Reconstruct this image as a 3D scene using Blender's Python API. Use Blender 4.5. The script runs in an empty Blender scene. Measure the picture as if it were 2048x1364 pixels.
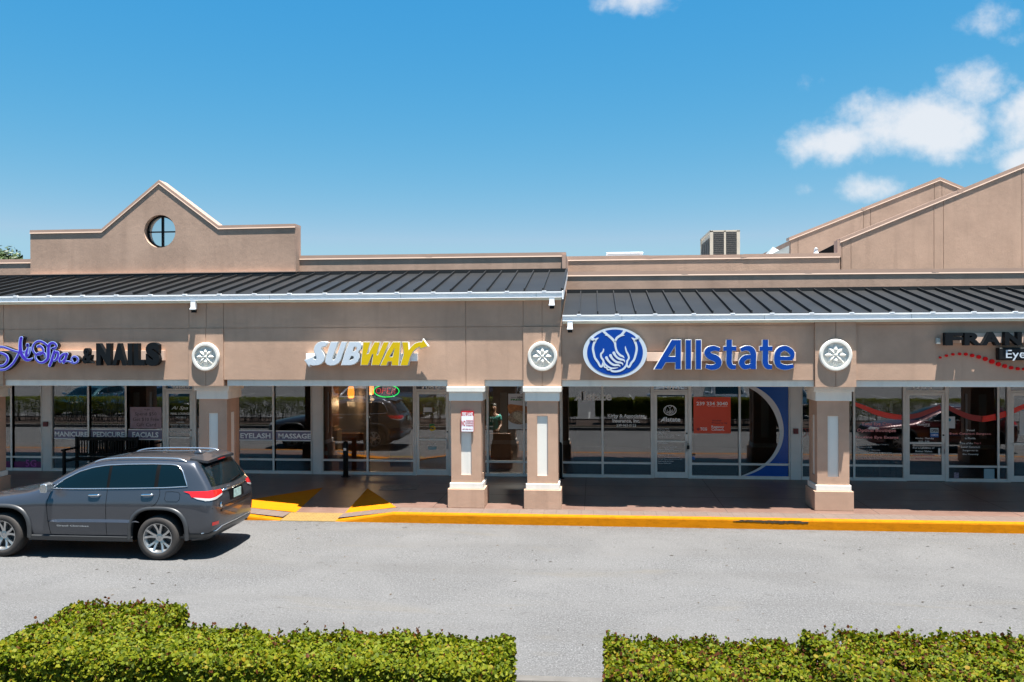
import bpy, bmesh, math, random
from mathutils import Vector, Matrix, Euler
from mathutils.bvhtree import BVHTree
random.seed(7)
S = bpy.context.scene
COL = S.collection

# ------------------------------------------------------------------ camera
F = 1680.0; CZ = 4.0
TH = math.atan(162/F); PT = math.atan(5.35/F); RL = math.radians(-0.23)
cam = bpy.data.cameras.new("camera"); camo = bpy.data.objects.new("camera", cam); COL.objects.link(camo)
CR = Matrix.Rotation(TH,3,'Z') @ Matrix.Rotation(math.pi/2-PT,3,'X') @ Matrix.Rotation(RL,3,'Z')
camo.location = (0,0,CZ); camo.rotation_euler = CR.to_euler()
cam.sensor_width = 36; cam.lens = F/2048*36; cam.clip_end = 5000; cam.clip_start = .1
S.camera = camo
def ray(u,v): return CR @ Vector(((u-1024)/F, -(v-682)/F, -1))
def PY(u,v,Y):
    d = ray(u,v); t = Y/d.y; return (d.x*t, CZ+d.z*t)      # X, Z on the plane at depth Y
def PZ(u,v,Z):
    d = ray(u,v); t = (Z-CZ)/d.z; return (d.x*t, d.y*t)    # X, Y on the level Z

# ------------------------------------------------------------------ light
SUN = Vector((0.12,-0.176,1)).normalized()
sl = bpy.data.lights.new("sun",'SUN'); sl.energy = 5.0; sl.angle = math.radians(.5); sl.color = (1,.955,.89)
so = bpy.data.objects.new("sun", sl); COL.objects.link(so); so.rotation_euler = SUN.to_track_quat('Z','Y').to_euler()
S.view_settings.view_transform = 'Standard'; S.view_settings.look = 'None'
S.view_settings.exposure = 1.65; S.view_settings.gamma = 1
W = bpy.data.worlds.new("World"); S.world = W; W.use_nodes = True
wt = W.node_tree; wt.nodes.clear()
wo = wt.nodes.new('ShaderNodeOutputWorld'); bg = wt.nodes.new('ShaderNodeBackground')
sky = wt.nodes.new('ShaderNodeTexSky'); sky.sky_type = 'NISHITA'; sky.sun_disc = False
sky.sun_elevation = math.asin(SUN.z); sky.sun_rotation = math.atan2(SUN.x, SUN.y)
sky.air_density = 0.6; sky.dust_density = 0.3; sky.ozone_density = 4.0; sky.altitude = 0
bg.inputs[1].default_value = 0.062
def wn(t, **k):
    n = wt.nodes.new(t)
    for a,b in k.items(): setattr(n,a,b)
    return n
def wmath(op,a,b=None,c=None,clamp=False):
    n = wn('ShaderNodeMath', operation=op, use_clamp=clamp)
    for i,x in enumerate((a,b,c)):
        if x is None: continue
        if isinstance(x,(int,float)): n.inputs[i].default_value = x
        else: wt.links.new(x,n.inputs[i])
    return n.outputs[0]
tc = wn('ShaderNodeTexCoord'); sp = wn('ShaderNodeSeparateXYZ'); wt.links.new(tc.outputs['Generated'], sp.inputs[0])
yy = wmath('MAXIMUM', sp.outputs[1], .05)
ca = wmath('DIVIDE', sp.outputs[0], yy); cb = wmath('DIVIDE', sp.outputs[2], yy)
cmb = wn('ShaderNodeCombineXYZ'); wt.links.new(ca,cmb.inputs[0]); wt.links.new(cb,cmb.inputs[1])
nz = wn('ShaderNodeTexNoise'); nz.inputs['Scale'].default_value = 12; nz.inputs['Detail'].default_value = 9; nz.inputs['Roughness'].default_value = .62
wt.links.new(cmb.outputs[0], nz.inputs['Vector'])
nz2 = wn('ShaderNodeTexNoise'); nz2.inputs['Scale'].default_value = 46; nz2.inputs['Detail'].default_value = 6
wt.links.new(cmb.outputs[0], nz2.inputs['Vector'])
tot = None
for (u,v,ru,rv,a) in [(1850,252,165,72,1.1),(1962,168,78,56,1.0),(1690,284,135,48,1.0),(2035,240,78,80,.95),(1745,374,74,34,.82),(1275,4,90,32,.85),
                      (1970,40,70,50,.62),(2048,325,50,40,1.0),(1890,312,90,30,.62),(1606,382,30,20,.55),(1610,165,90,40,.36),(2030,80,60,30,.5),(1600,295,60,46,.7),(1770,262,90,50,.95),(2130,330,110,90,1.0),(1000,80,260,30,.2)]:
    d0 = ray(u,v); a0,b0 = d0.x/d0.y, d0.z/d0.y
    dx = wmath('MULTIPLY', wmath('SUBTRACT', ca, a0), F/ru); dy = wmath('MULTIPLY', wmath('SUBTRACT', cb, b0), F/rv)
    r2 = wmath('ADD', wmath('MULTIPLY',dx,dx), wmath('MULTIPLY',dy,dy))
    g = wmath('MULTIPLY', wmath('POWER', 2.718, wmath('MULTIPLY', r2, -1.0)), a)
    tot = g if tot is None else wmath('MAXIMUM', tot, g)
den = wmath('ADD', tot, wmath('ADD', wmath('MULTIPLY', wmath('SUBTRACT', nz.outputs['Fac'], .5), 1.6), wmath('MULTIPLY', wmath('SUBTRACT', nz2.outputs['Fac'], .5), .5)))
den = wmath('MULTIPLY', den, wmath('MULTIPLY', tot, 4, clamp=True))
mr = wn('ShaderNodeMapRange', interpolation_type='SMOOTHSTEP'); wt.links.new(den, mr.inputs[0])
mr.inputs[1].default_value = .28; mr.inputs[2].default_value = 1.0; mr.inputs[4].default_value = .88
mix = wn('ShaderNodeMix', data_type='RGBA'); wt.links.new(mr.outputs[0], mix.inputs[0])
sx = wn('ShaderNodeSeparateColor'); wt.links.new(sky.outputs[0], sx.inputs[0]); skc = wn('ShaderNodeCombineColor')
for i,(pw,gn) in enumerate(((2.0,2.3),(.626,.769),(.135,.771))):      # colour response of the sky, per channel
    wt.links.new(wmath('MINIMUM', wmath('MULTIPLY', wmath('POWER', wmath('MULTIPLY', sx.outputs[i], .1946), pw), gn/.1946), (.375,.63,.80)[i]/.1946), skc.inputs[i])
wt.links.new(skc.outputs[0], mix.inputs[6])
mix.inputs[7].default_value = (4.5,4.6,4.8,1)
wt.links.new(mix.outputs[2], bg.inputs[0]); wt.links.new(bg.outputs[0], wo.inputs[0])

# ------------------------------------------------------------------ materials
def nodemat(name):
    m = bpy.data.materials.new(name); m.use_nodes = True
    return m, m.node_tree, m.node_tree.nodes['Principled BSDF']
def simple(name, c, rough=.6, metal=0, emit=0, coat=0, spec=.5, bump=0, bscale=200, var=0, vscale=3, alpha=None):
    m,t,b = nodemat(name)
    b.inputs['Base Color'].default_value = (*c,1); b.inputs['Roughness'].default_value = rough; b.inputs['Metallic'].default_value = metal
    b.inputs['Specular IOR Level'].default_value = spec
    if coat: b.inputs['Coat Weight'].default_value = coat; b.inputs['Coat Roughness'].default_value = .04
    if emit: b.inputs['Emission Color'].default_value = (*c,1); b.inputs['Emission Strength'].default_value = emit
    if bump or var:
        g = t.nodes.new('ShaderNodeTexCoord')
    if bump:
        n = t.nodes.new('ShaderNodeTexNoise'); n.inputs['Scale'].default_value = bscale; n.inputs['Detail'].default_value = 4
        t.links.new(g.outputs['Object'], n.inputs['Vector'])
        bp = t.nodes.new('ShaderNodeBump'); bp.inputs['Strength'].default_value = bump; bp.inputs['Distance'].default_value = .01
        t.links.new(n.outputs['Fac'], bp.inputs['Height']); t.links.new(bp.outputs[0], b.inputs['Normal'])
    if var:
        n = t.nodes.new('ShaderNodeTexNoise'); n.inputs['Scale'].default_value = vscale; n.inputs['Detail'].default_value = 6
        t.links.new(g.outputs['Object'], n.inputs['Vector'])
        cr = t.nodes.new('ShaderNodeValToRGB'); cr.color_ramp.elements[0].position=.3; cr.color_ramp.elements[1].position=.7
        cr.color_ramp.elements[0].color = (*[x*(1-var) for x in c],1); cr.color_ramp.elements[1].color = (*[min(1,x*(1+var)) for x in c],1)
        t.links.new(n.outputs['Fac'], cr.inputs[0]); t.links.new(cr.outputs[0], b.inputs['Base Color'])
    return m
def N(t, ty, **k):
    n = t.nodes.new(ty)
    for a,b in k.items():
        if a.startswith('i_'): n.inputs[a[2:].replace('_',' ')].default_value = b
        else: setattr(n,a,b)
    return n
def ramp(t, src, stops):
    cr = t.nodes.new('ShaderNodeValToRGB'); e = cr.color_ramp.elements
    e[0].position, e[0].color = stops[0][0], (*stops[0][1],1); e[1].position, e[1].color = stops[-1][0], (*stops[-1][1],1)
    for p,c in stops[1:-1]:
        x = e.new(p); x.color = (*c,1)
    t.links.new(src, cr.inputs[0]); return cr.outputs[0]
def mixc(t, fac, a, b, mode='MIX'):
    m = N(t,'ShaderNodeMix',data_type='RGBA',blend_type=mode)
    for i,x in ((0,fac),(6,a),(7,b)):
        if isinstance(x,(int,float)): m.inputs[i].default_value = x
        elif isinstance(x,tuple): m.inputs[i].default_value = (*x,1)
        else: t.links.new(x,m.inputs[i])
    return m.outputs[2]
def noise(t, vec, scale, detail=5, rough=.55, dist=0):
    n = N(t,'ShaderNodeTexNoise'); n.inputs['Scale'].default_value=scale; n.inputs['Detail'].default_value=detail
    n.inputs['Roughness'].default_value=rough; n.inputs['Distortion'].default_value=dist
    t.links.new(vec,n.inputs['Vector']); return n.outputs['Fac']
def mapping(t, vec, s):
    m = N(t,'ShaderNodeMapping'); m.inputs['Scale'].default_value = s; t.links.new(vec,m.inputs['Vector']); return m.outputs[0]
def wpos(t): return N(t,'ShaderNodeNewGeometry').outputs['Position']

def stucco(name, c, amt=.12, bump=.35):
    m,t,b = nodemat(name); p = wpos(t)
    n1 = noise(t,p,1.1,6,.6); n2 = noise(t,mapping(t,p,(3.2,3.2,.35)),1.3,4); n3 = noise(t,p,60,3)
    col = ramp(t,n1,[(.3,tuple(x*(1-amt) for x in c)),(.7,tuple(x*(1+amt*.6) for x in c))])
    col = mixc(t, ramp(t,n2,[(.52,(0,0,0)),(.75,(.5,.5,.5))]), col, tuple(x*.72 for x in c))
    col = mixc(t, ramp(t,n3,[(.35,(0,0,0)),(.65,(.18,.18,.18))]), col, tuple(x*.75 for x in c))
    t.links.new(col,b.inputs['Base Color']); b.inputs['Roughness'].default_value=.9; b.inputs['Specular IOR Level'].default_value=.2
    bp = N(t,'ShaderNodeBump'); bp.inputs['Strength'].default_value=bump; bp.inputs['Distance'].default_value=.006
    mx = N(t,'ShaderNodeMath',operation='ADD'); t.links.new(noise(t,p,140,3),mx.inputs[0]); t.links.new(noise(t,p,9,3),mx.inputs[1])
    t.links.new(mx.outputs[0],bp.inputs['Height']); t.links.new(bp.outputs[0],b.inputs['Normal'])
    return m
M = {}
M['stucco'] = stucco('stucco_tan',(.465,.308,.222),.17,.5)
M['stucco_dk'] = stucco('stucco_brown',(.41,.282,.212),.2,.6)
M['stucco_up'] = stucco('stucco_upper',(.455,.308,.228),.15,.5)
M['white'] = stucco('trim_white',(.72,.70,.64),.05,.15)
M['coping'] = simple('coping_metal',(.40,.265,.20),.55,var=.06,vscale=2)
M['coping_lip'] = simple('coping_lip',(.50,.37,.29),.5)
M['gutter'] = simple('gutter_white',(.86,.87,.88),.3,var=.04,vscale=4)
M['soffit'] = simple('soffit_cream',(.66,.60,.46),.7,var=.06,vscale=5)
M['roofm'] = simple('roof_metal',(.0105,.0115,.0125),.55,metal=.0,spec=.33,var=.25,vscale=1.2)
M['groove'] = simple('groove_dark',(.18,.11,.08),.9)
M['flash'] = simple('flashing_stained',(.22,.15,.115),.8,var=.45,vscale=2.3)
M['alu'] = simple('aluminium_frame',(.74,.72,.68),.36,metal=.1,var=.05,vscale=6)
M['alupan'] = simple('pilaster_paint',(.66,.64,.61),.35,metal=.0,var=.04,vscale=3)
M['black'] = simple('black_paint',(.003,.003,.0035),.45,spec=.18)
M['blackm'] = simple('black_matte',(.010,.010,.011),.7)
M['signdark'] = simple('sign_dark_face',(.004,.006,.008),.6,spec=.15,bump=.1,bscale=80)
M['signret'] = simple('sign_dark_return',(.004,.005,.006),.5,spec=.3)
M['raceway'] = simple('raceway_tan',(.62,.44,.34),.5)
M['purple'] = simple('purple_acrylic',(.05,.022,.38),.35,spec=.3)
M['paleblue'] = simple('pale_blue_edge',(.33,.45,.75),.4)
M['bluea'] = simple('blue_acrylic',(.0,.042,.27),.35,spec=.25)
M['whitea'] = simple('white_acrylic',(.50,.56,.62),.35)
M['edgew'] = simple('sign_edge_white',(.62,.62,.60),.5)
M['yellowa'] = simple('yellow_acrylic',(.58,.40,.001),.35,spec=.3)
M['redp'] = simple('red_dot',(.70,.003,.004),.6,spec=.2)
M['redsign'] = simple('sign_red',(.42,.012,.02),.4)
M['signw'] = simple('sign_white',(.78,.80,.84),.35)
M['lilac'] = simple('lilac_vinyl',(.20,.175,.27),.35)
M['vinyl'] = simple('vinyl_white',(.90,.90,.90),.45)
M['vinyldim'] = simple('vinyl_grey',(.82,.82,.81),.5)
M['vinylpk'] = simple('vinyl_pink',(.88,.34,.33),.45)
M['redv'] = simple('vinyl_red_swoosh',(.90,.035,.015),.35)
M['redvd'] = simple('vinyl_dark_red_swoosh',(.34,.025,.02),.35)
M['orange'] = simple('orange_poster',(.80,.060,.012),.45)
M['pinkp'] = simple('pink_poster',(.33,.23,.27),.5,var=.15,vscale=9)
M['darktxt'] = simple('dark_text',(.05,.035,.045),.5)
M['bluev'] = simple('blue_vinyl',(.003,.075,.36),.25)
M['silverv'] = simple('silver_vinyl',(.62,.61,.62),.35)
M['green'] = simple('green_txt',(.02,.20,.04),.5)
M['bread'] = simple('bread',(.45,.17,.05),.6,var=.35,vscale=14)
M['meat'] = simple('mushroom_beef',(.33,.22,.14),.6,var=.6,vscale=30)
M['paper'] = simple('paper',(.62,.62,.63),.6)
M['bluesign'] = simple('blue_sign',(.01,.12,.42),.4)
M['concrete'] = simple('concrete_patch',(.30,.28,.27),.7,var=.2,vscale=8,bump=.3,bscale=60)
M['silver'] = simple('silver_metal',(.62,.63,.64),.28,metal=.9)
M['chrome'] = simple('chrome',(.80,.82,.84),.12,metal=1)
M['wood'] = simple('brown_laminate',(.20,.085,.04),.5,var=.15,vscale=4)
M['panel'] = simple('tan_board',(.36,.22,.16),.6)
M['card'] = simple('cardboard',(.38,.24,.13),.8)
M['ext'] = simple('extinguisher_red',(.45,.015,.015),.3)
M['alarm'] = simple('alarm_red',(.13,.008,.014),.4)
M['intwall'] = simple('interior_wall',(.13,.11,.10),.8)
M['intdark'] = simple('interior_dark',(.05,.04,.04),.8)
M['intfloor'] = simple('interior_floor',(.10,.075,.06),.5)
M['curtain'] = simple('curtain',(.32,.32,.35),.8)
M['magenta'] = simple('magenta_strip',(.13,.004,.09),.4)
M['lampo'] = simple('amber_glass',(1.0,.27,.02),.4,emit=2.2)
M['neong'] = simple('neon_green',(.01,1.0,.12),.4,emit=1.6)
M['neonr'] = simple('neon_red',(1.0,.06,.06),.4,emit=1.0)
M['galv'] = simple('galvanised',(.42,.44,.42),.45,metal=.4,var=.15,vscale=4)
M['hvac'] = simple('hvac_beige',(.52,.46,.37),.55,var=.12,vscale=3)
M['hvacgrille'] = simple('hvac_grille',(.085,.08,.072),.7,bump=.8,bscale=120)
M['skin'] = simple('skin',(.22,.12,.08),.5)
M['shirt'] = simple('teal_shirt',(.045,.24,.21),.8)
M['hair'] = simple('hair',(.01,.008,.007),.6)
M['trousers'] = simple('trousers',(.015,.015,.018),.8)
M['bark'] = simple('bark',(.13,.095,.07),.9,bump=.6,bscale=30,var=.3,vscale=10)
M['twig'] = simple('twig',(.06,.045,.035),.9)
for i,c in enumerate([(.150,.185,.006),(.205,.215,.006),(.095,.135,.006),(.24,.195,.008),(.105,.034,.010),(.22,.24,.015),(.062,.085,.006),(.27,.18,.01)]):
    m,t,b=nodemat('leaf_tone'); c=tuple(x*.80 for x in c)
    b.inputs['Base Color'].default_value=(*c,1); b.inputs['Roughness'].default_value=.6; b.inputs['Specular IOR Level'].default_value=.18
    tl=N(t,'ShaderNodeBsdfTranslucent'); tl.inputs[0].default_value=(c[0]*1.1,c[1]*1.25,c[2]*.6,1); mx=N(t,'ShaderNodeMixShader'); mx.inputs[0].default_value=.35
    t.links.new(b.outputs[0],mx.inputs[1]); t.links.new(tl.outputs[0],mx.inputs[2]); t.links.new(mx.outputs[0],t.nodes['Material Output'].inputs[0])
    M['leaf%d'%i]=m
# tree leaf
M['tleaf'] = simple('tree_leaf',(.03,.055,.010),.5); M['tleaf2'] = simple('tree_leaf_light',(.055,.085,.014),.5)
def glass(name, tint, refl=.12, k=.6):
    m,t,b = nodemat(name); t.nodes.remove(b); o = t.nodes['Material Output']
    tr = N(t,'ShaderNodeBsdfTransparent'); tr.inputs[0].default_value=(*tint,1)
    gl = N(t,'ShaderNodeBsdfGlossy'); gl.inputs['Roughness'].default_value=.0; gl.inputs[0].default_value=(.95,.95,.97,1)
    fr = N(t,'ShaderNodeFresnel'); fr.inputs[0].default_value=1.5
    ad = N(t,'ShaderNodeMath',operation='MULTIPLY_ADD',use_clamp=True); t.links.new(fr.outputs[0],ad.inputs[0]); ad.inputs[1].default_value=k; ad.inputs[2].default_value=refl
    mx = N(t,'ShaderNodeMixShader'); t.links.new(ad.outputs[0],mx.inputs[0]); t.links.new(tr.outputs[0],mx.inputs[1]); t.links.new(gl.outputs[0],mx.inputs[2])
    t.links.new(mx.outputs[0],o.inputs[0]); return m
M['glass'] = glass('tinted_glass',(.52,.53,.53),.095,.7)
M['glassc'] = glass('clear_glass',(.85,.9,.9),.03,.7)
# asphalt
m,t,b = nodemat('asphalt'); p = wpos(t)
c1 = ramp(t,noise(t,p,40,3,.85),[(.32,(.045,.045,.047)),(.46,(.094,.094,.095)),(.56,(.120,.120,.121)),(.66,(.26,.26,.26))])
c1 = mixc(t, 1.0, c1, ramp(t,noise(t,p,17,5,.8),[(.34,(.70,.70,.70)),(.66,(1.22,1.22,1.22))]),'MULTIPLY')
c2 = mixc(t, ramp(t,noise(t,mapping(t,p,(.07,.9,1)),1.2,6,.65,.3),[(.38,(0,0,0)),(.68,(.55,.55,.55))]), c1, (.088,.086,.084))
c3 = mixc(t, ramp(t,noise(t,p,.5,7,.65,.6),[(.42,(0,0,0)),(.72,(.45,.45,.45))]), c2, (.150,.148,.146))
c4 = mixc(t, ramp(t,noise(t,mapping(t,p,(1,2.0,1)),3.2,4,.55),[(.66,(0,0,0)),(.72,(.55,.55,.55))]), c3, (.075,.073,.07))
c5 = mixc(t, ramp(t,noise(t,mapping(t,p,(.7,2.0,1)),9,2,.5),[(.70,(0,0,0)),(.715,(.85,.85,.85))]), c4, (.035,.033,.03))
c5 = mixc(t, ramp(t,noise(t,mapping(t,p,(.35,1.2,1)),.9,3,.5,1.0),[(.60,(0,0,0)),(.8,(.4,.4,.4))]), c5, (.125,.108,.08))
sy = N(t,'ShaderNodeSeparateXYZ'); t.links.new(p,sy.inputs[0]); mr_=N(t,'ShaderNodeMapRange'); t.links.new(sy.outputs[1],mr_.inputs[0]); mr_.inputs[1].default_value=17.45; mr_.inputs[2].default_value=17.93
gm=N(t,'ShaderNodeMath',operation='MULTIPLY'); t.links.new(mr_.outputs[0],gm.inputs[0]); t.links.new(ramp(t,noise(t,p,6,5,.7),[(.40,(0,0,0)),(.65,(.8,.8,.8))]),gm.inputs[1])
c5 = mixc(t, gm.outputs[0], c5, (.07,.058,.045))      # grit washed against the kerb
t.links.new(c5,b.inputs['Base Color']); b.inputs['Roughness'].default_value=.85; b.inputs['Specular IOR Level'].default_value=.35
bp = N(t,'ShaderNodeBump'); bp.inputs['Strength'].default_value=.9; bp.inputs['Distance'].default_value=.012
t.links.new(noise(t,p,60,4,.8),bp.inputs['Height']); t.links.new(bp.outputs[0],b.inputs['Normal']); M['asphalt']=m
# walkway
m,t,b = nodemat('walkway_concrete'); p = wpos(t)
c1 = ramp(t,noise(t,p,2.2,7,.65),[(.3,(.27,.20,.175)),(.7,(.385,.30,.265))])
c1 = mixc(t, ramp(t,noise(t,p,70,3),[(.4,(0,0,0)),(.7,(.35,.35,.35))]), c1, (.20,.15,.13))
c2 = mixc(t, ramp(t,noise(t,mapping(t,p,(.3,2.0,1)),3.5,4,.6),[(.60,(0,0,0)),(.78,(.5,.5,.5))]), c1, (.50,.43,.39))
c2 = mixc(t,1.0,c2,(.49,.385,.34),'MULTIPLY'); t.links.new(c2,b.inputs['Base Color']); t.links.new(ramp(t,noise(t,p,1.4,5),[(.3,(.36,.36,.36)),(.7,(.42,.42,.42))]),b.inputs['Roughness']); b.inputs['Specular IOR Level'].default_value=.6
bp = N(t,'ShaderNodeBump'); bp.inputs['Strength'].default_value=.12; bp.inputs['Distance'].default_value=.008
t.links.new(noise(t,p,22,4),bp.inputs['Height']); t.links.new(bp.outputs[0],b.inputs['Normal']); M['walk']=m
def brick(name, ca_, cb_, cm_, sx, w, h, mort=.012):
    m,t,b = nodemat(name); p = wpos(t)
    bk = N(t,'ShaderNodeTexBrick'); bk.inputs['Scale'].default_value=1; bk.inputs['Brick Width'].default_value=w; bk.inputs['Row Height'].default_value=h
    bk.inputs['Mortar Size'].default_value=mort; bk.inputs['Color1'].default_value=(*ca_,1); bk.inputs['Color2'].default_value=(*cb_,1); bk.inputs['Mortar'].default_value=(*cm_,1)
    bk.offset=0 if sx else .5
    t.links.new(p,bk.inputs['Vector'])
    c = mixc(t, ramp(t,noise(t,p,8,5),[(.35,(0,0,0)),(.7,(.5,.5,.5))]), bk.outputs[0], tuple(x*.7 for x in ca_))
    t.links.new(c,b.inputs['Base Color']); b.inputs['Roughness'].default_value=.75; return m
M['paver'] = brick('paver_band',(.135,.098,.080),(.122,.087,.071),(.075,.052,.042),True,.27,.60,.005)
def yellow(name, c, dirt):
    m,t,b = nodemat(name); p = wpos(t)
    c1 = ramp(t,noise(t,p,5,6,.65),[(.3,tuple(x*.86 for x in c)),(.7,c)])
    c1 = mixc(t, ramp(t,noise(t,mapping(t,p,(1,1,3)),7,6,.75),[(.50,(0,0,0)),(.66,(dirt,dirt,dirt))]), c1, tuple(x*.5 for x in c))
    t.links.new(c1,b.inputs['Base Color']); b.inputs['Roughness'].default_value=.75; b.inputs['Specular IOR Level'].default_value=.1
    bp = N(t,'ShaderNodeBump'); bp.inputs['Strength'].default_value=.3; bp.inputs['Distance'].default_value=.01
    t.links.new(noise(t,p,30,4),bp.inputs['Height']); t.links.new(bp.outputs[0],b.inputs['Normal']); return m
M['yellow'] = yellow('kerb_yellow',(.45,.155,.0005),.5)
M['yellow2'] = yellow('flare_yellow',(.52,.165,.001),.25)
M['tan'] = simple('tactile_yellow',(.20,.128,.035),.7,var=.1,vscale=9)
M['grime'] = simple('rubber_scuff',(.05,.035,.02),.8,var=.5,vscale=12)
M['grass'] = simple('grass_blade',(.032,.06,.008),.7,var=.4,vscale=3)
M['soil'] = simple('soil_mulch',(.04,.024,.016),.95,var=.5,vscale=20,bump=.8,bscale=40)
M['lotline'] = simple('lot_line',(.3,.3,.29),.7)
M['kerbg'] = simple('kerb_grey',(.095,.088,.08),.8,var=.15,vscale=6)

# ------------------------------------------------------------------ mesh builder
class MB:
    def __init__(s): s.v=[]; s.f=[]; s.m=[]
    def add(s, vs, fs, m=0):
        o=len(s.v); s.v+= [tuple(x) for x in vs]; s.f+=[tuple(i+o for i in f) for f in fs]; s.m+=[m]*len(fs); return s
    def box(s,x0,x1,y0,y1,z0,z1,m=0):
        if x0>x1:x0,x1=x1,x0
        if y0>y1:y0,y1=y1,y0
        if z0>z1:z0,z1=z1,z0
        return s.add([(x0,y0,z0),(x1,y0,z0),(x1,y1,z0),(x0,y1,z0),(x0,y0,z1),(x1,y0,z1),(x1,y1,z1),(x0,y1,z1)],
              [(3,2,1,0),(4,5,6,7),(0,1,5,4),(1,2,6,5),(2,3,7,6),(3,0,4,7)],m)
    def prism(s,pts,y0,y1,m=0,side=None):   # polygon in X,Z extruded in Y (y0 = front)
        a=sum(pts[i][0]*pts[(i+1)%len(pts)][1]-pts[(i+1)%len(pts)][0]*pts[i][1] for i in range(len(pts)))
        if a<0: pts=pts[::-1]
        n=len(pts); vs=[(x,y0,z) for x,z in pts]+[(x,y1,z) for x,z in pts]
        s.add(vs,[tuple(range(n)),tuple(range(2*n-1,n-1,-1))],m)
        o=len(s.v)-2*n
        for i in range(n):
            j=(i+1)%n; s.f.append((o+i,o+n+i,o+n+j,o+j)); s.m.append(m if side is None else side)
        return s
    def hprism(s,pts,z0,z1,m=0):            # polygon in X,Y extruded in Z
        a=sum(pts[i][0]*pts[(i+1)%len(pts)][1]-pts[(i+1)%len(pts)][0]*pts[i][1] for i in range(len(pts)))
        if a<0: pts=pts[::-1]
        n=len(pts); vs=[(x,y,z1) for x,y in pts]+[(x,y,z0) for x,y in pts]
        return s.add(vs,[tuple(range(n)),tuple(range(2*n-1,n-1,-1))]+[(i,n+i,n+(i+1)%n,(i+1)%n) for i in range(n)],m)
    def tube(s,pts,r,n=8,m=0,cap=True):
        pts=[Vector(p) for p in pts]; rr=r if isinstance(r,(list,tuple)) else [r]*len(pts)
        o=len(s.v); k=len(pts); up=None
        for i,p in enumerate(pts):
            d=(pts[min(i+1,k-1)]-pts[max(i-1,0)]).normalized()
            if up is None: up = Vector((0,0,1)) if abs(d.z)<.9 else Vector((1,0,0))
            a=d.cross(up).normalized(); b=a.cross(d).normalized(); up=b
            for j in range(n):
                t=2*math.pi*j/n; s.v.append(tuple(p+a*math.cos(t)*rr[i]+b*math.sin(t)*rr[i]))
        for i in range(k-1):
            for j in range(n):
                s.f.append((o+i*n+j,o+i*n+(j+1)%n,o+(i+1)*n+(j+1)%n,o+(i+1)*n+j)); s.m.append(m)
        if cap:
            s.f.append(tuple(o+j for j in range(n))[::-1]); s.m.append(m); s.f.append(tuple(o+(k-1)*n+j for j in range(n))); s.m.append(m)
        return s
    def lathe(s,prof,c,axis='Z',n=32,m=0,cap=True):  # prof: (radius, height)
        o=len(s.v); k=len(prof)
        for r,h in prof:
            for j in range(n):
                t=2*math.pi*j/n; x,y=r*math.cos(t),r*math.sin(t)
                q={'Z':(x,y,h),'Y':(x,h,y),'X':(h,x,y)}[axis]
                s.v.append((c[0]+q[0],c[1]+q[1],c[2]+q[2]))
        for i in range(k-1):
            for j in range(n):
                s.f.append((o+i*n+j,o+i*n+(j+1)%n,o+(i+1)*n+(j+1)%n,o+(i+1)*n+j)); s.m.append(m)
        for i in ((0,k-1) if cap else ()):
            if prof[i][0]>1e-4 and tuple(prof[0])!=tuple(prof[-1]): s.f.append(tuple(o+i*n+j for j in range(n))); s.m.append(m)
        return s
    def mesh(s,me,mat=None,m=0):
        o=len(s.v)
        for v in me.vertices: s.v.append(tuple(mat@v.co if mat else v.co))
        for p in me.polygons: s.f.append(tuple(o+i for i in p.vertices)); s.m.append(m)
        return s
    def build(s,name,mats,parent=None,smooth=False,bevel=0,seg=2,recalc=False):
        me=bpy.data.meshes.new(name); me.from_pydata(s.v,[],s.f); 
        for x in (mats if isinstance(mats,(list,tuple)) else [mats]): me.materials.append(M[x] if isinstance(x,str) else x)
        me.polygons.foreach_set('material_index', s.m)
        if recalc:
            bm=bmesh.new(); bm.from_mesh(me); bmesh.ops.recalc_face_normals(bm,faces=bm.faces); bm.to_mesh(me); bm.free()
        if smooth: me.polygons.foreach_set('use_smooth',[True]*len(me.polygons))
        me.update(); o=bpy.data.objects.new(name,me); COL.objects.link(o)
        if parent: o.parent=parent
        if bevel:
            b=o.modifiers.new('bevel','BEVEL'); b.width=bevel; b.segments=seg; b.limit_method='ANGLE'; b.angle_limit=math.radians(40)
        return o
def tag(o,label=None,cat=None,group=None,kind=None):
    if label: o['label']=label
    if cat: o['category']=cat
    if group: o['group']=group
    if kind: o['kind']=kind
    return o
def empty(name,loc=(0,0,0),label=None,cat=None,group=None,rz=0):
    o=bpy.data.objects.new(name,None); COL.objects.link(o); o.location=loc; o.rotation_euler=(0,0,rz); o.empty_display_size=.2
    return tag(o,label,cat,group)
def rel(o,parent):   # child built in world coordinates under an Empty placed at its base
    o.parent=parent; o.matrix_parent_inverse=Matrix.Translation(parent.location).inverted(); return o
def reorigin(o, c):
    c=Vector(c); o.data.transform(Matrix.Translation(-c)); o.location=c; return o

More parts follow.
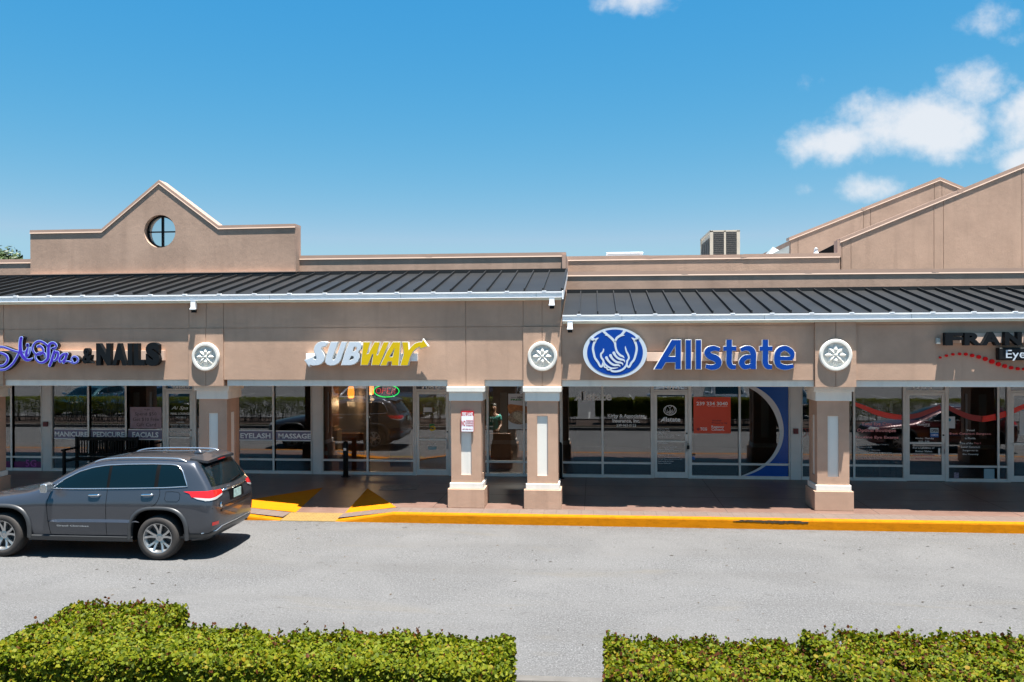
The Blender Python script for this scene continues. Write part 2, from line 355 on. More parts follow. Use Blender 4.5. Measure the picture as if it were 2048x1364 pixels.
# text and outline helpers -------------------------------------------------
def curve_mesh(ob):
    me=bpy.data.meshes.new_from_object(ob); d=ob.data; bpy.data.objects.remove(ob)
    bpy.data.curves.remove(d)
    return me
def text_raw(s, ext, bold=0, shear=0, sp=1.0, res=3, align='LEFT', line=1.0):
    c=bpy.data.curves.new('t','FONT'); c.body=s; c.size=1; c.offset=bold; c.extrude=ext; c.shear=shear; c.space_character=sp
    c.resolution_u=res; c.align_x=align; c.space_line=line
    return curve_mesh(bpy.data.objects.new('t',c))
def fit(mb, me, u0,v0,u1,v1,Y,depth,m=0):   # me flat in XY, +Z towards viewer; fits its box in the pixel box on plane Y (front face at Y)
    X0,Z1=PY(u0,v0,Y); X1,Z0=PY(u1,v1,Y)
    xs=[v.co.x for v in me.vertices]; ys=[v.co.y for v in me.vertices]; zs=[v.co.z for v in me.vertices]
    ax,bx,ay,by,az,bz=min(xs),max(xs),min(ys),max(ys),min(zs),max(zs)
    o=len(mb.v)
    for v in me.vertices:
        mb.v.append((X0+(v.co.x-ax)/(bx-ax)*(X1-X0), Y+(bz-v.co.z)/max(1e-9,bz-az)*depth, Z0+(v.co.y-ay)/(by-ay)*(Z1-Z0)))
    for p in me.polygons: mb.f.append(tuple(o+i for i in p.vertices)); mb.m.append(m)
def text(mb,s,u0,v0,u1,v1,Y,depth=.002,bold=0.0,shear=0,m=0,res=2,**k):
    me=text_raw(s,.05,bold,shear,res=res,**k); fit(mb,me,u0,v0,u1,v1,Y,depth,m); bpy.data.meshes.remove(me)
def outline(mb, polys, Y, depth, m=0, side=None, off=0, scale=None):  # polys in pixel coords, first outer, rest holes; one extruded sheet
    c=bpy.data.curves.new('c','CURVE'); c.dimensions='2D'; c.fill_mode='BOTH'; c.extrude=depth/2; c.offset=off
    for pts in polys:
        q=[PY(u,v,Y) for u,v in pts]
        sp_=c.splines.new('POLY'); sp_.points.add(len(q)-1)
        for i,(x,z) in enumerate(q): sp_.points[i].co=(x,z,0,1)
        sp_.use_cyclic_u=True
    me=curve_mesh(bpy.data.objects.new('c',c)); o=len(mb.v)
    for v in me.vertices: mb.v.append((v.co.x, Y+depth/2-v.co.z, v.co.y))
    for p in me.polygons:
        mb.f.append(tuple(o+i for i in p.vertices)); mb.m.append(m if (side is None or abs(p.normal.z)>.5) else side)
    bpy.data.meshes.remove(me)
def smooth_path(pts, n=6, closed=False):     # Catmull-Rom through tuples (any dimension)
    P=[tuple(p) for p in pts]; out=[]; k=len(P)
    rng=range(k if closed else k-1)
    for i in rng:
        g=lambda j: P[j%k] if closed else P[max(0,min(k-1,j))]
        p0,p1,p2,p3=g(i-1),g(i),g(i+1),g(i+2)
        for s_ in range(n):
            t_=s_/n
            out.append(tuple(.5*((2*b)+(-a+c_)*t_+(2*a-5*b+4*c_-d)*t_*t_+(-a+3*b-3*c_+d)*t_**3) for a,b,c_,d in zip(p0,p1,p2,p3)))
    if not closed: out.append(P[-1])
    return out
def stroke_poly(path):        # path of (u,v,width) -> polygon with round ends
    L,R=[],[]
    k=len(path)
    for i,(u,v,w) in enumerate(path):
        a=path[max(0,i-1)]; b=path[min(k-1,i+1)]; dx,dy=b[0]-a[0],b[1]-a[1]; l=math.hypot(dx,dy) or 1
        nx,ny=-dy/l,dx/l; L.append((u+nx*w/2,v+ny*w/2)); R.append((u-nx*w/2,v-ny*w/2))
    return L,R
def stroke(mb,pts,Y,depth,m=0,n=6,add=0,ends=True,side=None):    # ribbon with quads, thickness depth, rounded ends
    path=smooth_path(pts,n); path=[(u,v,w+add) for u,v,w in path]
    L,R=stroke_poly(path); k=len(path)
    def ring(pts2):
        o=len(mb.v)
        return o
    o=len(mb.v)
    for (a,b) in zip(L,R):
        for q in (a,b):
            x,z=PY(q[0],q[1],Y); mb.v.append((x,Y,z)); mb.v.append((x,Y+depth,z))
    for i in range(k-1):
        a=o+i*4; b=a+4
        for f,mm in (((a,a+2,b+2,b),m),((a+1,b+1,b+3,a+3),m),((a,b,b+1,a+1),m if side is None else side),((a+2,a+3,b+3,b+2),m if side is None else side)):
            mb.f.append(f); mb.m.append(mm)
    mb.f.append((o,o+1,o+3,o+2)); mb.m.append(m if side is None else side); e_=o+(k-1)*4; mb.f.append((e_,e_+2,e_+3,e_+1)); mb.m.append(m if side is None else side)
    if ends:
        for (u,v,w) in (path[0],path[-1]):
            if w>.3:
                x,z=PY(u,v,Y); x2,_=PY(u+w/2,v,Y)
                mb.lathe([(x2-x,0),(x2-x,depth)],(x,Y+.0004,z),'Y',12,m)
    return mb
# ------------------------------------------------------------------ setting
KY = 17.93       # kerb line
WZ = .2          # walkway level
SY = 23.0        # shop front
def sheet(name,x0,x1,y0,y1,z,mat,kind='structure'):
    o=MB().add([(x0,y0,z),(x1,y0,z),(x1,y1,z),(x0,y1,z)],[(0,1,2,3)]).build(name,mat); return tag(o,kind=kind)
tag(sheet('ground',-900,900,-900,1500,-.06,'soil'),'flat ground far around the shops')
tag(sheet('road',-120,120,9.6,KY+.02,0,'asphalt'),'pale worn asphalt lane in front of the kerb')
tag(sheet('parking_lot',-90,90,-45,5.6,.0,'asphalt'),'asphalt parking lot behind the hedges')
# planting island between lot and road with its grass
tag(sheet('planting_bed',-90,90,5.75,9.45,.08,'soil'),'mulch bed under the hedges')
kb=MB(); kb.box(-90,90,9.45,9.6,-.02,.14); kb.box(-90,90,5.6,5.75,-.02,.14)
tag(kb.build('island_kerb','kerbg',bevel=.02),kind='structure',label='grey concrete kerb around the hedge island')
g=MB(); rnd=random.Random(3)
for i in range(26000):
    x=rnd.uniform(-26,16); y=rnd.uniform(8.75 if not -6<x<-4 else 9.1,9.43); h=rnd.uniform(.03,.08); a=rnd.uniform(0,6.28); w=.006
    g.add([(x-math.cos(a)*w,y-math.sin(a)*w,.08),(x+math.cos(a)*w,y+math.sin(a)*w,.08),(x+rnd.uniform(-.03,.03),y+rnd.uniform(-.03,.03),.08+h)],[(0,1,2)])
tag(g.build('grass','grass'),'strip of green grass between the hedges and the road kerb','grass',kind='stuff')
# parking lines
pl=MB()
for i in range(24):
    x=-36+i*2.75; pl.box(x,x+.1,.3,5.3,.002,.005); pl.box(x,x+.1,-14,-9,.002,.005)
tag(pl.build('parking_lines','lotline'),kind='structure',label='white stall lines painted on the lot')

# walkway with the kerb ramp.  plan corners of the ramp
rA=PZ(645,976,WZ); rB=PZ(736,976,WZ)          # back corners
rC=PZ(593,1023,.06); rD=PZ(689,1026,.06)      # front corners of the sloped run
fL=(PZ(468,996,WZ)[0], rC[1]); fR=(PZ(796,1012,WZ)[0], rD[1])
yb=(rA[1]+rB[1])/2; yf=(rC[1]+rD[1])/2
XL,XR=-60,40; bandY=KY+.62
w=MB()
Q=lambda a,z:(a[0],a[1],z)
A3=(rA[0],yb,WZ);B3=(rB[0],yb,WZ);C3=(rC[0],yf,.05);D3=(rD[0],yf,.05);L3=(fL[0],yf,WZ);R3=(fR[0],yf,WZ)
# flat slab around the ramp (front edge at yf)
w.add([(XL,yf,WZ),L3,A3,(A3[0],SY,WZ),(XL,SY,WZ)],[(0,1,2,3,4)])
w.add([A3,B3,(B3[0],SY,WZ),(A3[0],SY,WZ)],[(0,1,2,3)])
w.add([B3,R3,(XR,yf,WZ),(XR,SY,WZ),(B3[0],SY,WZ)],[(0,1,2,3,4)])
w.add([C3,D3,B3,A3],[(0,1,2,3)])
tag(w.build('walkway','walk'),kind='structure',label='brown concrete walkway under the arcade')
fl=MB(); e=.003
fl.add([(C3[0],C3[1],C3[2]+e),(A3[0],A3[1],WZ+e),(L3[0],L3[1],WZ+e)],[(0,1,2)]).add([(D3[0],D3[1],D3[2]+e),(R3[0],R3[1],WZ+e),(B3[0],B3[1],WZ+e)],[(0,1,2)])
tag(fl.build('ramp_flares','yellow2'),kind='structure',label='yellow painted side flares of the kerb ramp')
fw=MB()   # slab under flares so that the paint has concrete under it
fw.add([C3,A3,L3],[(0,1,2)]).add([D3,R3,B3],[(0,1,2)]); tag(fw.build('walkway_flare_base','walk'),kind='structure')
# front band: brick margin + kerb, dropping at the ramp
ky0=KY; kt=.17
xl,xc,xd,xr=fL[0],rC[0]-.12,rD[0]-.02,PZ(780,1030,.2)[0]
def front(x0,x1,z0,z1):
    pv.add([(x0,KY+kt,z0),(x1,KY+kt,z1),(x1,yf,z1),(x0,yf,z0)],[(0,1,2,3)])
pv=MB(); front(XL,xl,WZ,WZ); front(xl,xc,WZ,.05); front(xd,xr,.05,WZ); front(xr,XR,WZ,WZ)
tag(pv.build('paver_band','paver'),kind='structure',label='brown paver margin behind the yellow kerb')
tp=MB(); tp.add([(xc,KY-.02,.008),(xd,KY-.02,.008),(xd,yf,.05),(xc,yf,.05)],[(0,1,2,3)])
for i in range(17):
    for j in range(5):
        x=xc+(i+.5)*(xd-xc)/17; y=KY+.05+j*(yf-KY-.08)/4.5; z=.01+.04*(y-KY)/(yf-KY)
        tp.lathe([(.022,0),(.016,.006),(.0,.007)],(x,y,z),'Z',6)
tag(tp.build('tactile_strip','tan'),kind='structure',label='pale yellow dimpled strip at the foot of the ramp')
kk=MB()
def kseg(x0,x1,za,zb):
    n=max(1,int(abs(x1-x0)/.6))
    for i in range(n):
        a=x0+(x1-x0)*i/n; b=x0+(x1-x0)*(i+1)/n; zA=za+(zb-za)*i/n; zB=za+(zb-za)*(i+1)/n
        p=lambda x,z:[(x,KY-.012,-.02),(x,KY,z-.035),(x,KY+.012,z-.01),(x,KY+.035,z),(x,KY+kt,z)]
        kk.add(p(a,zA)+p(b,zB),[(k,k+5,k+6,k+1) for k in range(4)])
kseg(XL,xl,WZ+.004,WZ+.004); kseg(xl,xc,WZ+.004,.02); kseg(xd,xr,.02,WZ+.004); kseg(xr,XR,WZ+.004,WZ+.004)
tag(kk.build('kerb','yellow',smooth=False,recalc=True),kind='structure',label='yellow painted kerb along the road')
# rubber scuff on the kerb face
x0,_=PZ(1468,1045,.15); x1,_=PZ(1622,1050,.15)
sc=MB(); pts=[]; rn=random.Random(5); n=40
top=[(x0+(x1-x0)*i/n,.183+rn.uniform(-.004,.006)-(0 if 3<i<37 else .02)) for i in range(n+1)]
bot=[(x0+(x1-x0)*i/n,(.165-.03*min(1,i/22))+rn.uniform(-.014,.008)) for i in range(n+1)]
sc.prism(top+bot[::-1],KY-.009,KY-.004); tag(sc.build('kerb_scuff','grime'),kind='structure',label='black tyre scuff on the kerb face')

# ------------------------------------------------------------------ the two shop wings
def X(u,Y,v=772): return PY(u,v,Y)[0]
WY=18.72; WR=18.72
LX0=-30.0; SEAM=X(1122.5,WY,700)     # west end (outside the picture) and the step between the wings
RX1=26.0
LW=empty('shop_building',(-12,SY,0),'taller tan stucco shop wing with curved-free gable, salon and sandwich shop fronts','building')
LW['label']='taller tan shop wing with the round-window gable over salon and sandwich shop'
RW=empty('shop_building',(8,SY,0),'lower tan shop wing with insurance and eye care fronts','building')
def part(name,mb,mats,par,**k): return rel(mb.build(name,mats,**k),par)

def beam(par,x0,x1,Y,ztop,bays,pil,gro):
    # bays: list of (xa,xb) where a lintel band shows; elsewhere the wall comes down to 2.92
    wl=MB(); g=.006; zg=PY(700,655,WY)[1]
    xs=sorted(set([x0,x1]+[x for p in pil for x in p[:2]]+gro))
    wl.box(x0+.01,x1-.004,Y+.015,Y+.65,3.10,ztop)              # backing seen in the joints
    for a,b in zip(xs[:-1],xs[1:]):
        if any(p[0]-1e-6<=a and b<=p[1]+1e-6 for p in pil): continue
        for z0,z1 in ((3.07,zg-g),(zg+g,ztop)): wl.box(a+g,b-g,Y,Y+.02,z0,z1)
    for a,b,pr,zt in pil:
        c=(a+b)/2
        if pr<.001: a-=.008; b+=.008
        wl.box(a,c-.008,Y-pr,Y+.64,2.925,zt-g if zt==zg else zt); wl.box(c+.008,b,Y-pr,Y+.64,2.925,zt-g if zt==zg else zt)
        wl.box(c-.01,c+.01,Y-pr+.015,Y+.6,2.925,zt-g)
        if zt==zg: 
            wl.box(a+(g if pr>.001 else 0),c-g,Y-(0 if pr>.001 else .0005),Y+.02,zg+g,ztop); wl.box(c+g,b-(g if pr>.001 else 0),Y-(0 if pr>.001 else .0005),Y+.02,zg+g,ztop)
    part('fascia_wall',wl,'stucco',par)
    lt=MB()
    for a,b in bays: lt.box(a,b,Y+.05,Y+.6,2.922,3.068)
    part('lintel',lt,'white',par,bevel=.008)
zg=PY(700,655,WY)[1]
p0=(X(-40,WY),X(8,WY)); p1=(X(378.7,WY),X(447.5,WY)); p2=(X(896,WY),X(968,WY)); p3=(X(1047,WY),SEAM)
beam(LW,LX0,SEAM,WY,4.93,[(LX0,p0[0]),(p0[1],p1[0]),(p1[1]+.06,p2[0]),(p2[1],p3[0])],
     [(p0[0],p0[1],.03,zg),(p1[0],p1[1],.03,zg),(p2[0]-.005,p2[1]+.005,.0005,zg),(p3[0],p3[1]-.001,.03,zg)],[X(413,WY),X(932,WY)])
p4=(X(1629.3,WR),X(1711.4,WR))
beam(RW,SEAM+.002,RX1,WR,4.42,[(SEAM+.002,p4[0]),(p4[1],RX1)],[(p4[0],p4[1],.05,4.42)],[])

def column(par,cx,fy,name='column'):     # fy: y of the base front
    c=empty(name,(cx,fy+.42,WZ)); c.parent=par; c.matrix_parent_inverse=Matrix.Translation(par.location).inverted()
    def sub(n,mb,mt,**k):
        o=mb.build(n,mt,**k); o.parent=c; o.matrix_parent_inverse=Matrix.Translation((cx,fy+.42,WZ)).inverted(); return o
    cy=fy+.415
    def bx(mb,h,z0,z1,m=0): return mb.box(cx-h,cx+h,cy-h,cy+h,z0,z1,m)
    sub('plinth',bx(MB(),.415,WZ,.625),'stucco',bevel=.01)
    sub('base_moulding',bx(MB(),.375,.625,.752),'white',bevel=.01)
    sub('cap',bx(bx(MB(),.385,2.60,2.805),.43,2.805,2.921),'white',bevel=.008)
    # shaft with a real recess on every side
    s=MB(); h=.342; pw=.118; rz0,rz1=.93,2.27; d=.032
    for k in range(4):
        a=k*math.pi/2; ca_,sa_=math.cos(a),math.sin(a)
        T=lambda x,y,z:(cx+x*ca_-y*sa_,cy+x*sa_+y*ca_,z)
        P=[T(-h,-h,.752),T(h,-h,.752),T(h,-h,2.6),T(-h,-h,2.6),T(-pw,-h,rz0),T(pw,-h,rz0),T(pw,-h,rz1),T(-pw,-h,rz1),
           T(-pw,-h+d,rz0),T(pw,-h+d,rz0),T(pw,-h+d,rz1),T(-pw,-h+d,rz1)]
        s.add(P,[(0,1,5,4),(1,2,6,5),(2,3,7,6),(3,0,4,7),(4,5,9,8),(5,6,10,9),(6,7,11,10),(7,4,8,11)])
        s.add([P[8],P[9],P[10],P[11]],[(0,1,2,3)],1)
    sub('shaft',s,['stucco','white'])
    return c
xc0=-14.98
column(LW,xc0,18.95); column(LW,-8.92,18.95); column(LW,-2.848,18.63); column(LW,-1.13,18.63); column(RW,5.235,18.93)
for k in (-21.2,-27.2): column(LW,k,18.95)
for k in (11.6,18.0): column(RW,k,18.93)

# eaves: gutter, soffit board, metal roof
def eave(par,x0,x1,zb,zt,yr,zr,rib0,edge=None):
    gy=WY-.157
    g=MB(); prof=[(gy+.0,zb),(gy-.012,zb+.012),(gy+.004,zb+.02),(gy,zt-.035),(gy-.022,zt-.028),(gy-.022,zt),(gy+.02,zt),(gy+.02,zt-.02),(gy+.02,zb+.03),(WY-.02,zb+.03),(WY-.02,zb)]
    n=len(prof); g.add([(x0,y,z) for y,z in prof]+[(x1,y,z) for y,z in prof],[(i,(i+1)%n,(i+1)%n+n,i+n) for i in range(n)]+[tuple(range(n)),tuple(range(2*n-1,n-1,-1))])
    k=rib0
    while k<x1-.1:                                       # hanger clips over every second seam
        if k>x0: g.box(k-.045,k+.045,gy-.026,gy+.10,zt-.004,zt+.018)
        k+=.83
    nv=len(g.m); k=x0+1.3
    while k<x1-.2: g.box(k-.004,k+.004,gy-.0015,gy+.002,zb+.02,zt-.035,1); k+=3.05
    part('gutter',g,['gutter','galv'],par,recalc=True)
    part('soffit_board',MB().box(x0+.005,x1-.02,gy+.03,WY-.03,zb-.045,zb-.002).box(x0+.005,x1-.025,WY-.03,WY+.01,zb-.05,zb+.02),'soffit',par)
    r=MB(); y0=gy+.03; z0=zt+.012
    r.add([(x0,y0,z0),(x1,y0,z0),(x1,yr,zr),(x0,yr,zr),(x0,y0,z0-.03),(x1,y0,z0-.03),(x1,yr,zr-.03),(x0,yr,zr-.03)],[(0,1,2,3),(4,7,6,5),(0,4,5,1),(1,5,6,2),(3,7,4,0)])
    k=rib0; L=math.hypot(yr-y0,zr-z0); nz_=(y0-yr)/L*-1
    while k<x1:
        if k>x0:
            a,b=k-.012,k+.012; h=.062
            r.add([(a,y0,z0),(b,y0,z0),(b,yr,zr),(a,yr,zr),(a,y0-.01,z0+h),(b,y0-.01,z0+h),(b,yr-.01,zr+h),(a,yr-.01,zr+h)],[(4,5,6,7),(0,1,5,4),(1,2,6,5),(3,0,4,7)])
        k+=.4145
    # closure strip at the head of the roof
    r.box(x0,x1,yr-.10,yr+.02,zr-.02,zr+.075)
    part('metal_roof',r,'roofm',par)
LRX=X(1124,WY-.157,600)
eave(LW,LX0,LRX,4.895,5.035,21.75,5.72,-7.735-.4145*50)
eave(RW,LRX+.01,RX1,4.368,4.512,21.70,5.17,-.305-.4145*0)
# rake trim at the exposed end of the taller roof
rk=MB(); gy=WY-.157
rk.prism([(0,0)]*0 or [(gy-.02,4.86),(gy-.02,5.045),(21.75,5.74),(21.75,5.56)],0,.03)
rk.v=[(LRX+.002+y,x,z) for x,y,z in rk.v]
part('rake_trim',rk,'gutter',LW,recalc=True)
rk=MB(); rk.v=[]; rk.prism([(gy+.02,5.045),(gy+.02,5.10),(21.75,5.80),(21.75,5.74)],0,.045)
rk.v=[(LRX-.012+y,x,z) for x,y,z in rk.v]; part('rake_flashing',rk,'roofm',LW,recalc=True)
# end wall of the taller wing above the lower roof
ew=MB(); ew.prism([(WY+.02,2.95),(WY+.02,4.9),(21.9,5.60),(24.4,5.6),(24.4,2.95)],0,.2); ew.v=[(SEAM-.202+y,x,z) for x,y,z in ew.v]
part('end_wall',ew,'stucco_dk',LW,recalc=True)

def coping(mb,x0,z0,x1,z1,Yf,Yb,h,over=.014):       # run of metal coping with a pale drip lip; slopes allowed
    l=math.hypot(x1-x0,z1-z0); n=max(1,round(l/3.05)); r2=random.Random(int(abs(x0*7+z0*3)*10))
    for i in range(n):
        a=i/n; b=(i+1)/n; dz=r2.uniform(-.006,.006)
        ax,az=x0+(x1-x0)*a,z0+(z1-z0)*a; bx_,bz=x0+(x1-x0)*b,z0+(z1-z0)*b
        f=Yf-over-r2.uniform(0,.006); k=Yb+over
        V=[(ax,f,az),(bx_,f,bz),(bx_,f,bz+h+dz),(ax,f,az+h+dz),(ax,k,az),(bx_,k,bz),(bx_,k,bz+h),(ax,k,az+h)]
        mb.add(V,[(0,1,2,3),(3,2,6,7),(5,4,7,6),(4,0,3,7),(1,5,6,2),(4,5,1,0)],0)
        f2=f-.007; V=[(ax,f2,az-.022),(bx_,f2,bz-.022),(bx_,f,bz+.006),(ax,f,az+.006),(ax,Yf,az-.022),(bx_,Yf,bz-.022)]
        mb.add(V,[(0,1,2,3),(4,5,1,0)],1)
        if i: mb.box(ax-.08,ax+.08,f-.004,f,az+.008,az+h-.004,0)
def parapet(par,name,x0,x1,Y,zb,zc0,zc1,h,thick=.3,mat='stucco_dk',flash=True,wallx1=None):
    w=MB(); w.prism([(x0,zb),(x1,zb),(x1,zc1),(x0,zc0)],Y,Y+thick); part(name,w,mat,par)
    c=MB(); coping(c,x0,zc0,x1,zc1,Y,Y+thick,h); part('coping',c,['coping','coping_lip'],par)
    if flash:
        f=MB(); r3=random.Random(11); k=x0
        while k<x1-.01:
            e_=min(x1,k+r3.uniform(2.6,3.2)); zz=zb+.115+r3.uniform(-.015,.015)
            f.add([(k,Y-.05,zb-.01),(e_,Y-.05,zb-.01),(e_,Y-.03,zz),(k,Y-.03,zz),(k,Y,zz+.01),(e_,Y,zz+.01)],[(0,1,2,3),(3,2,5,4)],0); k=e_
        part('base_flashing',f,'flash',par)
# left parapet
PYL=21.9
zL=lambda u,v,Y=PYL: PY(u,v,Y)[1]
parapet(LW,'parapet_wall',X(593,PYL,510),X(1132,PYL,510),PYL,5.62,zL(597,518),zL(1133,511.5),zL(597,511.5)-zL(597,518)+.0)
parapet(LW,'parapet_wall',LX0,X(62,PYL,530),PYL,5.62,zL(0,525),zL(60,525),.09)
ret=MB(); xr_=X(1132,PYL,510); ret.box(xr_-.10,xr_,PYL-.06,25,5.55,zL(1133,509)); part('parapet_return',ret,'coping',LW)
# gable wall with the round window
GY=21.6
G=lambda u,v:PY(u,v,GY)
g0,g1,g2,g3,g4=G(60.5,466),G(204,463.5),G(318,366.5),G(437,457),G(591,453.5)
cxy=G(319.5,462.5); rr=(G(351,462)[0]-G(288.5,462)[0])/2
zb_=5.64
for i_ in (0,):
    c=bpy.data.curves.new('c','CURVE'); c.dimensions='2D'; c.fill_mode='BOTH'; c.extrude=.2
    poly=[(g0[0],zb_),(g4[0],zb_),g4,g3,g2,g1,g0]
    circ=[(cxy[0]+rr*math.cos(2*math.pi*i/64),cxy[1]+rr*math.sin(2*math.pi*i/64)) for i in range(64)]
    for q in (poly,circ):
        s_=c.splines.new('POLY'); s_.points.add(len(q)-1); s_.use_cyclic_u=True
        for i,(x,z) in enumerate(q): s_.points[i].co=(x,z,0,1)
    me=curve_mesh(bpy.data.objects.new('c',c)); w=MB()
    w.mesh(me,Matrix(((1,0,0,0),(0,0,-1,GY+.2),(0,1,0,0),(0,0,0,1)))); part('gable_wall',w,'stucco_dk',LW)
cp=MB()
for a,b,h in ((g0,g1,.075),(g1,g2,.085),(g2,g3,.085),(g3,g4,.075)): coping(cp,a[0],a[1],b[0],b[1],GY,GY+.4,h,.016)
part('coping',cp,['coping','coping_lip'],LW)
part('base_flashing',MB().box(g0[0]-.02,g4[0]+.03,GY-.10,GY,zb_-.03,5.775,0).box(g0[0]-.02,g4[0]+.03,GY-.11,GY,5.776,5.80,1),['roofm','coping'],LW)
rw=MB(); rw.lathe([(rr-.001,0),(rr-.05,0),(rr-.05,.06),(rr-.001,.06),(rr-.001,0)],(cxy[0],GY+.14,cxy[1]),'Y',64)
rw.box(cxy[0]-.03,cxy[0]+.03,GY+.145,GY+.195,cxy[1]-rr+.03,cxy[1]+rr-.03); rw.box(cxy[0]-rr+.03,cxy[0]+rr-.03,GY+.15,GY+.19,cxy[1]-.018,cxy[1]+.018)
rwo=part('round_window',rw,'black',LW)
pn=MB().lathe([(rr-.04,0),(rr-.04,.004)],(cxy[0],GY+.165,cxy[1]),'Y',48).build('pane','glassc'); pn.parent=rwo
# right wing parapets
PR=21.85
parapet(RW,'parapet_wall',SEAM-.02,X(2400,PR,540),PR,5.10,zL(1135,551,PR),zL(1135,551,PR)+(zL(2048,544,PR)-zL(1135,551,PR))*(X(2400,PR,540)-SEAM)/(X(2048,PR,540)-SEAM),.095)
PU=24.0
def U(u,v,Y=PU): return PY(u,v,Y)
a=U(1135,520.5); b=U(1680,513.5)
parapet(RW,'upper_parapet',a[0]-.3,b[0],PU,5.4,a[1],b[1],.105,mat='stucco_up',flash=False)
gb=U(1682,484); gm=U(2048,334.5); sl_=(gm[1]-gb[1])/(gm[0]-gb[0])
ridge=(gb[0]+9.5,gb[1]+9.5*sl_)
gw=MB(); jo=[X(u,PU,500) for u in (1684,1702,1868,1887,2044,2064)]
xs=[gb[0]]+jo+[ridge[0]]; zat=lambda x:gb[1]+(x-gb[0])*sl_
gw.prism([(gb[0],5.4),(ridge[0]+8,5.4),(ridge[0]+8,ridge[1]-8*sl_),ridge,gb],PU+.016,PU+.3)
for p_,q_ in zip(xs[:-1],xs[1:]): gw.prism([(p_+.006,5.4),(q_-.006,5.4),(q_-.006,zat(q_)-.002),(p_+.006,zat(p_)-.002)],PU,PU+.017)
part('gable_wall',gw,'stucco_up',RW)
cp=MB(); coping(cp,gb[0]-.03,gb[1],ridge[0],ridge[1],PU,PU+.3,.10,.018); coping(cp,ridge[0],ridge[1],ridge[0]+8,ridge[1]-8*sl_,PU,PU+.3,.10,.018)
part('coping',cp,['coping','coping_lip'],RW)
# short stub where the slope starts
part('gable_stub',MB().box(gb[0]-.10,gb[0]+.0,PU-.01,PU+.32,b[1],gb[1]+.05),'coping',RW)
# flat roof deck behind parapets
part('roof_deck',MB().box(LX0,SEAM-.1,22.2,40,5.3,5.45),'concrete',LW)
part('roof_deck',MB().box(SEAM-.05,RX1,24.3,40,5.2,5.4),'concrete',RW)
# rear gable hall
RG=30.0
HB=empty('gabled_building',(14,RG,0),'brown stucco gable rising behind the sloping parapet','building')
r0=U(1581,480,RG); r1=U(1880,360,RG); r2_=U(1935,383,RG); s2=(r2_[1]-r1[1])/(r2_[0]-r1[0])
r3=(r1[0]+6,r1[1]+6*s2)
hw=MB(); hw.prism([(r0[0],4.8),(r3[0],4.8),r3,r1,r0],RG+.02,RG+.4)
xs=[r0[0]]+[X(u,RG,450) for u in (1596,1727,1741,1869,1884)]+[r3[0]]
zt=lambda x: r0[1]+(x-r0[0])*(r1[1]-r0[1])/(r1[0]-r0[0]) if x<r1[0] else r1[1]+(x-r1[0])*s2
for p_,q_ in zip(xs[:-1],xs[1:]):
    pts=[(p_+.007,4.8),(q_-.007,4.8),(q_-.007,zt(q_)-.002)]+([r1] if p_<r1[0]<q_ else [])+[(p_+.007,zt(p_)-.002)]
    hw.prism(pts,RG,RG+.021)
part('wall',hw,'stucco_dk',HB)
cp=MB(); coping(cp,r0[0]-.05,r0[1],r1[0],r1[1],RG,RG+.4,.10,.018); coping(cp,r1[0],r1[1],r3[0],r3[1],RG,RG+.4,.10,.018); part('coping',cp,['coping','coping_lip'],HB)
sw=MB(); sw.box(r0[0],r0[0]+.3,RG+.4,RG+14,4.8,r0[1]); part('side_wall',sw,'stucco_dk',HB)
# translucent lean-to roof glimpsed left of it, louvred hatch and vent cone
lt=MB(); q=[U(1535,512,27.5),U(1578,491,27.5),U(1578,512,27.5)]
lt.add([(q[0][0],27.5,q[0][1]),(q[2][0],27.5,q[2][1]),(q[1][0],29.9,q[1][1]+.22),(q[0][0]+.2,29.9,q[0][1]+.10)],[(0,1,2,3)])
lt.prism([q[0],q[2],q[1]],27.48,27.5)
part('lean_to_roof',lt,'galv',HB)
la=U(1630,508,26.5); lb=U(1672,487,26.5); lc=U(1672,508,26.5)
hb=MB(); hb.prism([la,lc,lb],26.5,26.6); 
hatch=empty('roof_hatch',(lb[0],26.5,5.4),'dark sloping roof hatch behind the parapet beside the big gable','roof hatch')
rel(hb.build('hatch_panel','black'),hatch)
vx,vz=U(1632,508,25.5); vc=MB().lathe([(.11,0),(.10,.05),(.06,.10),(.05,.2),(.07,.21),(0,.24)],(vx,25.5,vz-.05),'Z',16)
tag(reorigin(vc.build('roof_vent','gutter',smooth=True),(vx,25.5,vz-.05)),'small white cone vent poking above the upper parapet','vent')
q0=U(1215,509,27); q1=U(1284,504,27)
vb=MB().box(q0[0],q1[0],27,28,5.4,q1[1]-.06).box(q0[0]-.04,q1[0]+.04,26.95,28.05,q1[1]-.06,q1[1])
tag(reorigin(vb.build('skylight','gutter',bevel=.02),((q0[0]+q1[0])/2,27.5,5.4)),'low flat white roof curb behind the upper parapet left of the rooftop unit','skylight')
# rooftop air unit
h0=U(1420,507,27); h1=U(1480,461,27)
AC=empty('air_conditioner',((h0[0]+h1[0])/2,27.7,5.4),'beige boxy rooftop air conditioner with two dark grilles','air conditioner')
x0,x1,z0,z1=h0[0],h1[0],5.75,h1[1]; cm=(x0+x1)/2
b_=MB().box(x0+.03,x1-.03,27.03,29.3,z0,z1-.03); rel(b_.build('cabinet','hvac',bevel=.01),AC)
b_=MB()
for xa in (x0,x1-.10): b_.box(xa,xa+.10,27.0,27.06,z0,z1)
b_.box(x0,x1,27.0,27.07,z1-.03,z1+.02); b_.box(x0,x1,26.99,27.06,z0,z0+.08); b_.box(cm-.03,cm+.03,27.0,27.06,z0,z1); b_.box(x0-.01,x0+.05,29.2,29.32,z0,z1); b_.box(x0-.01,x0+.02,27.0,29.3,z1-.04,z1+.02)
rel(b_.build('frame','hvac'),AC)
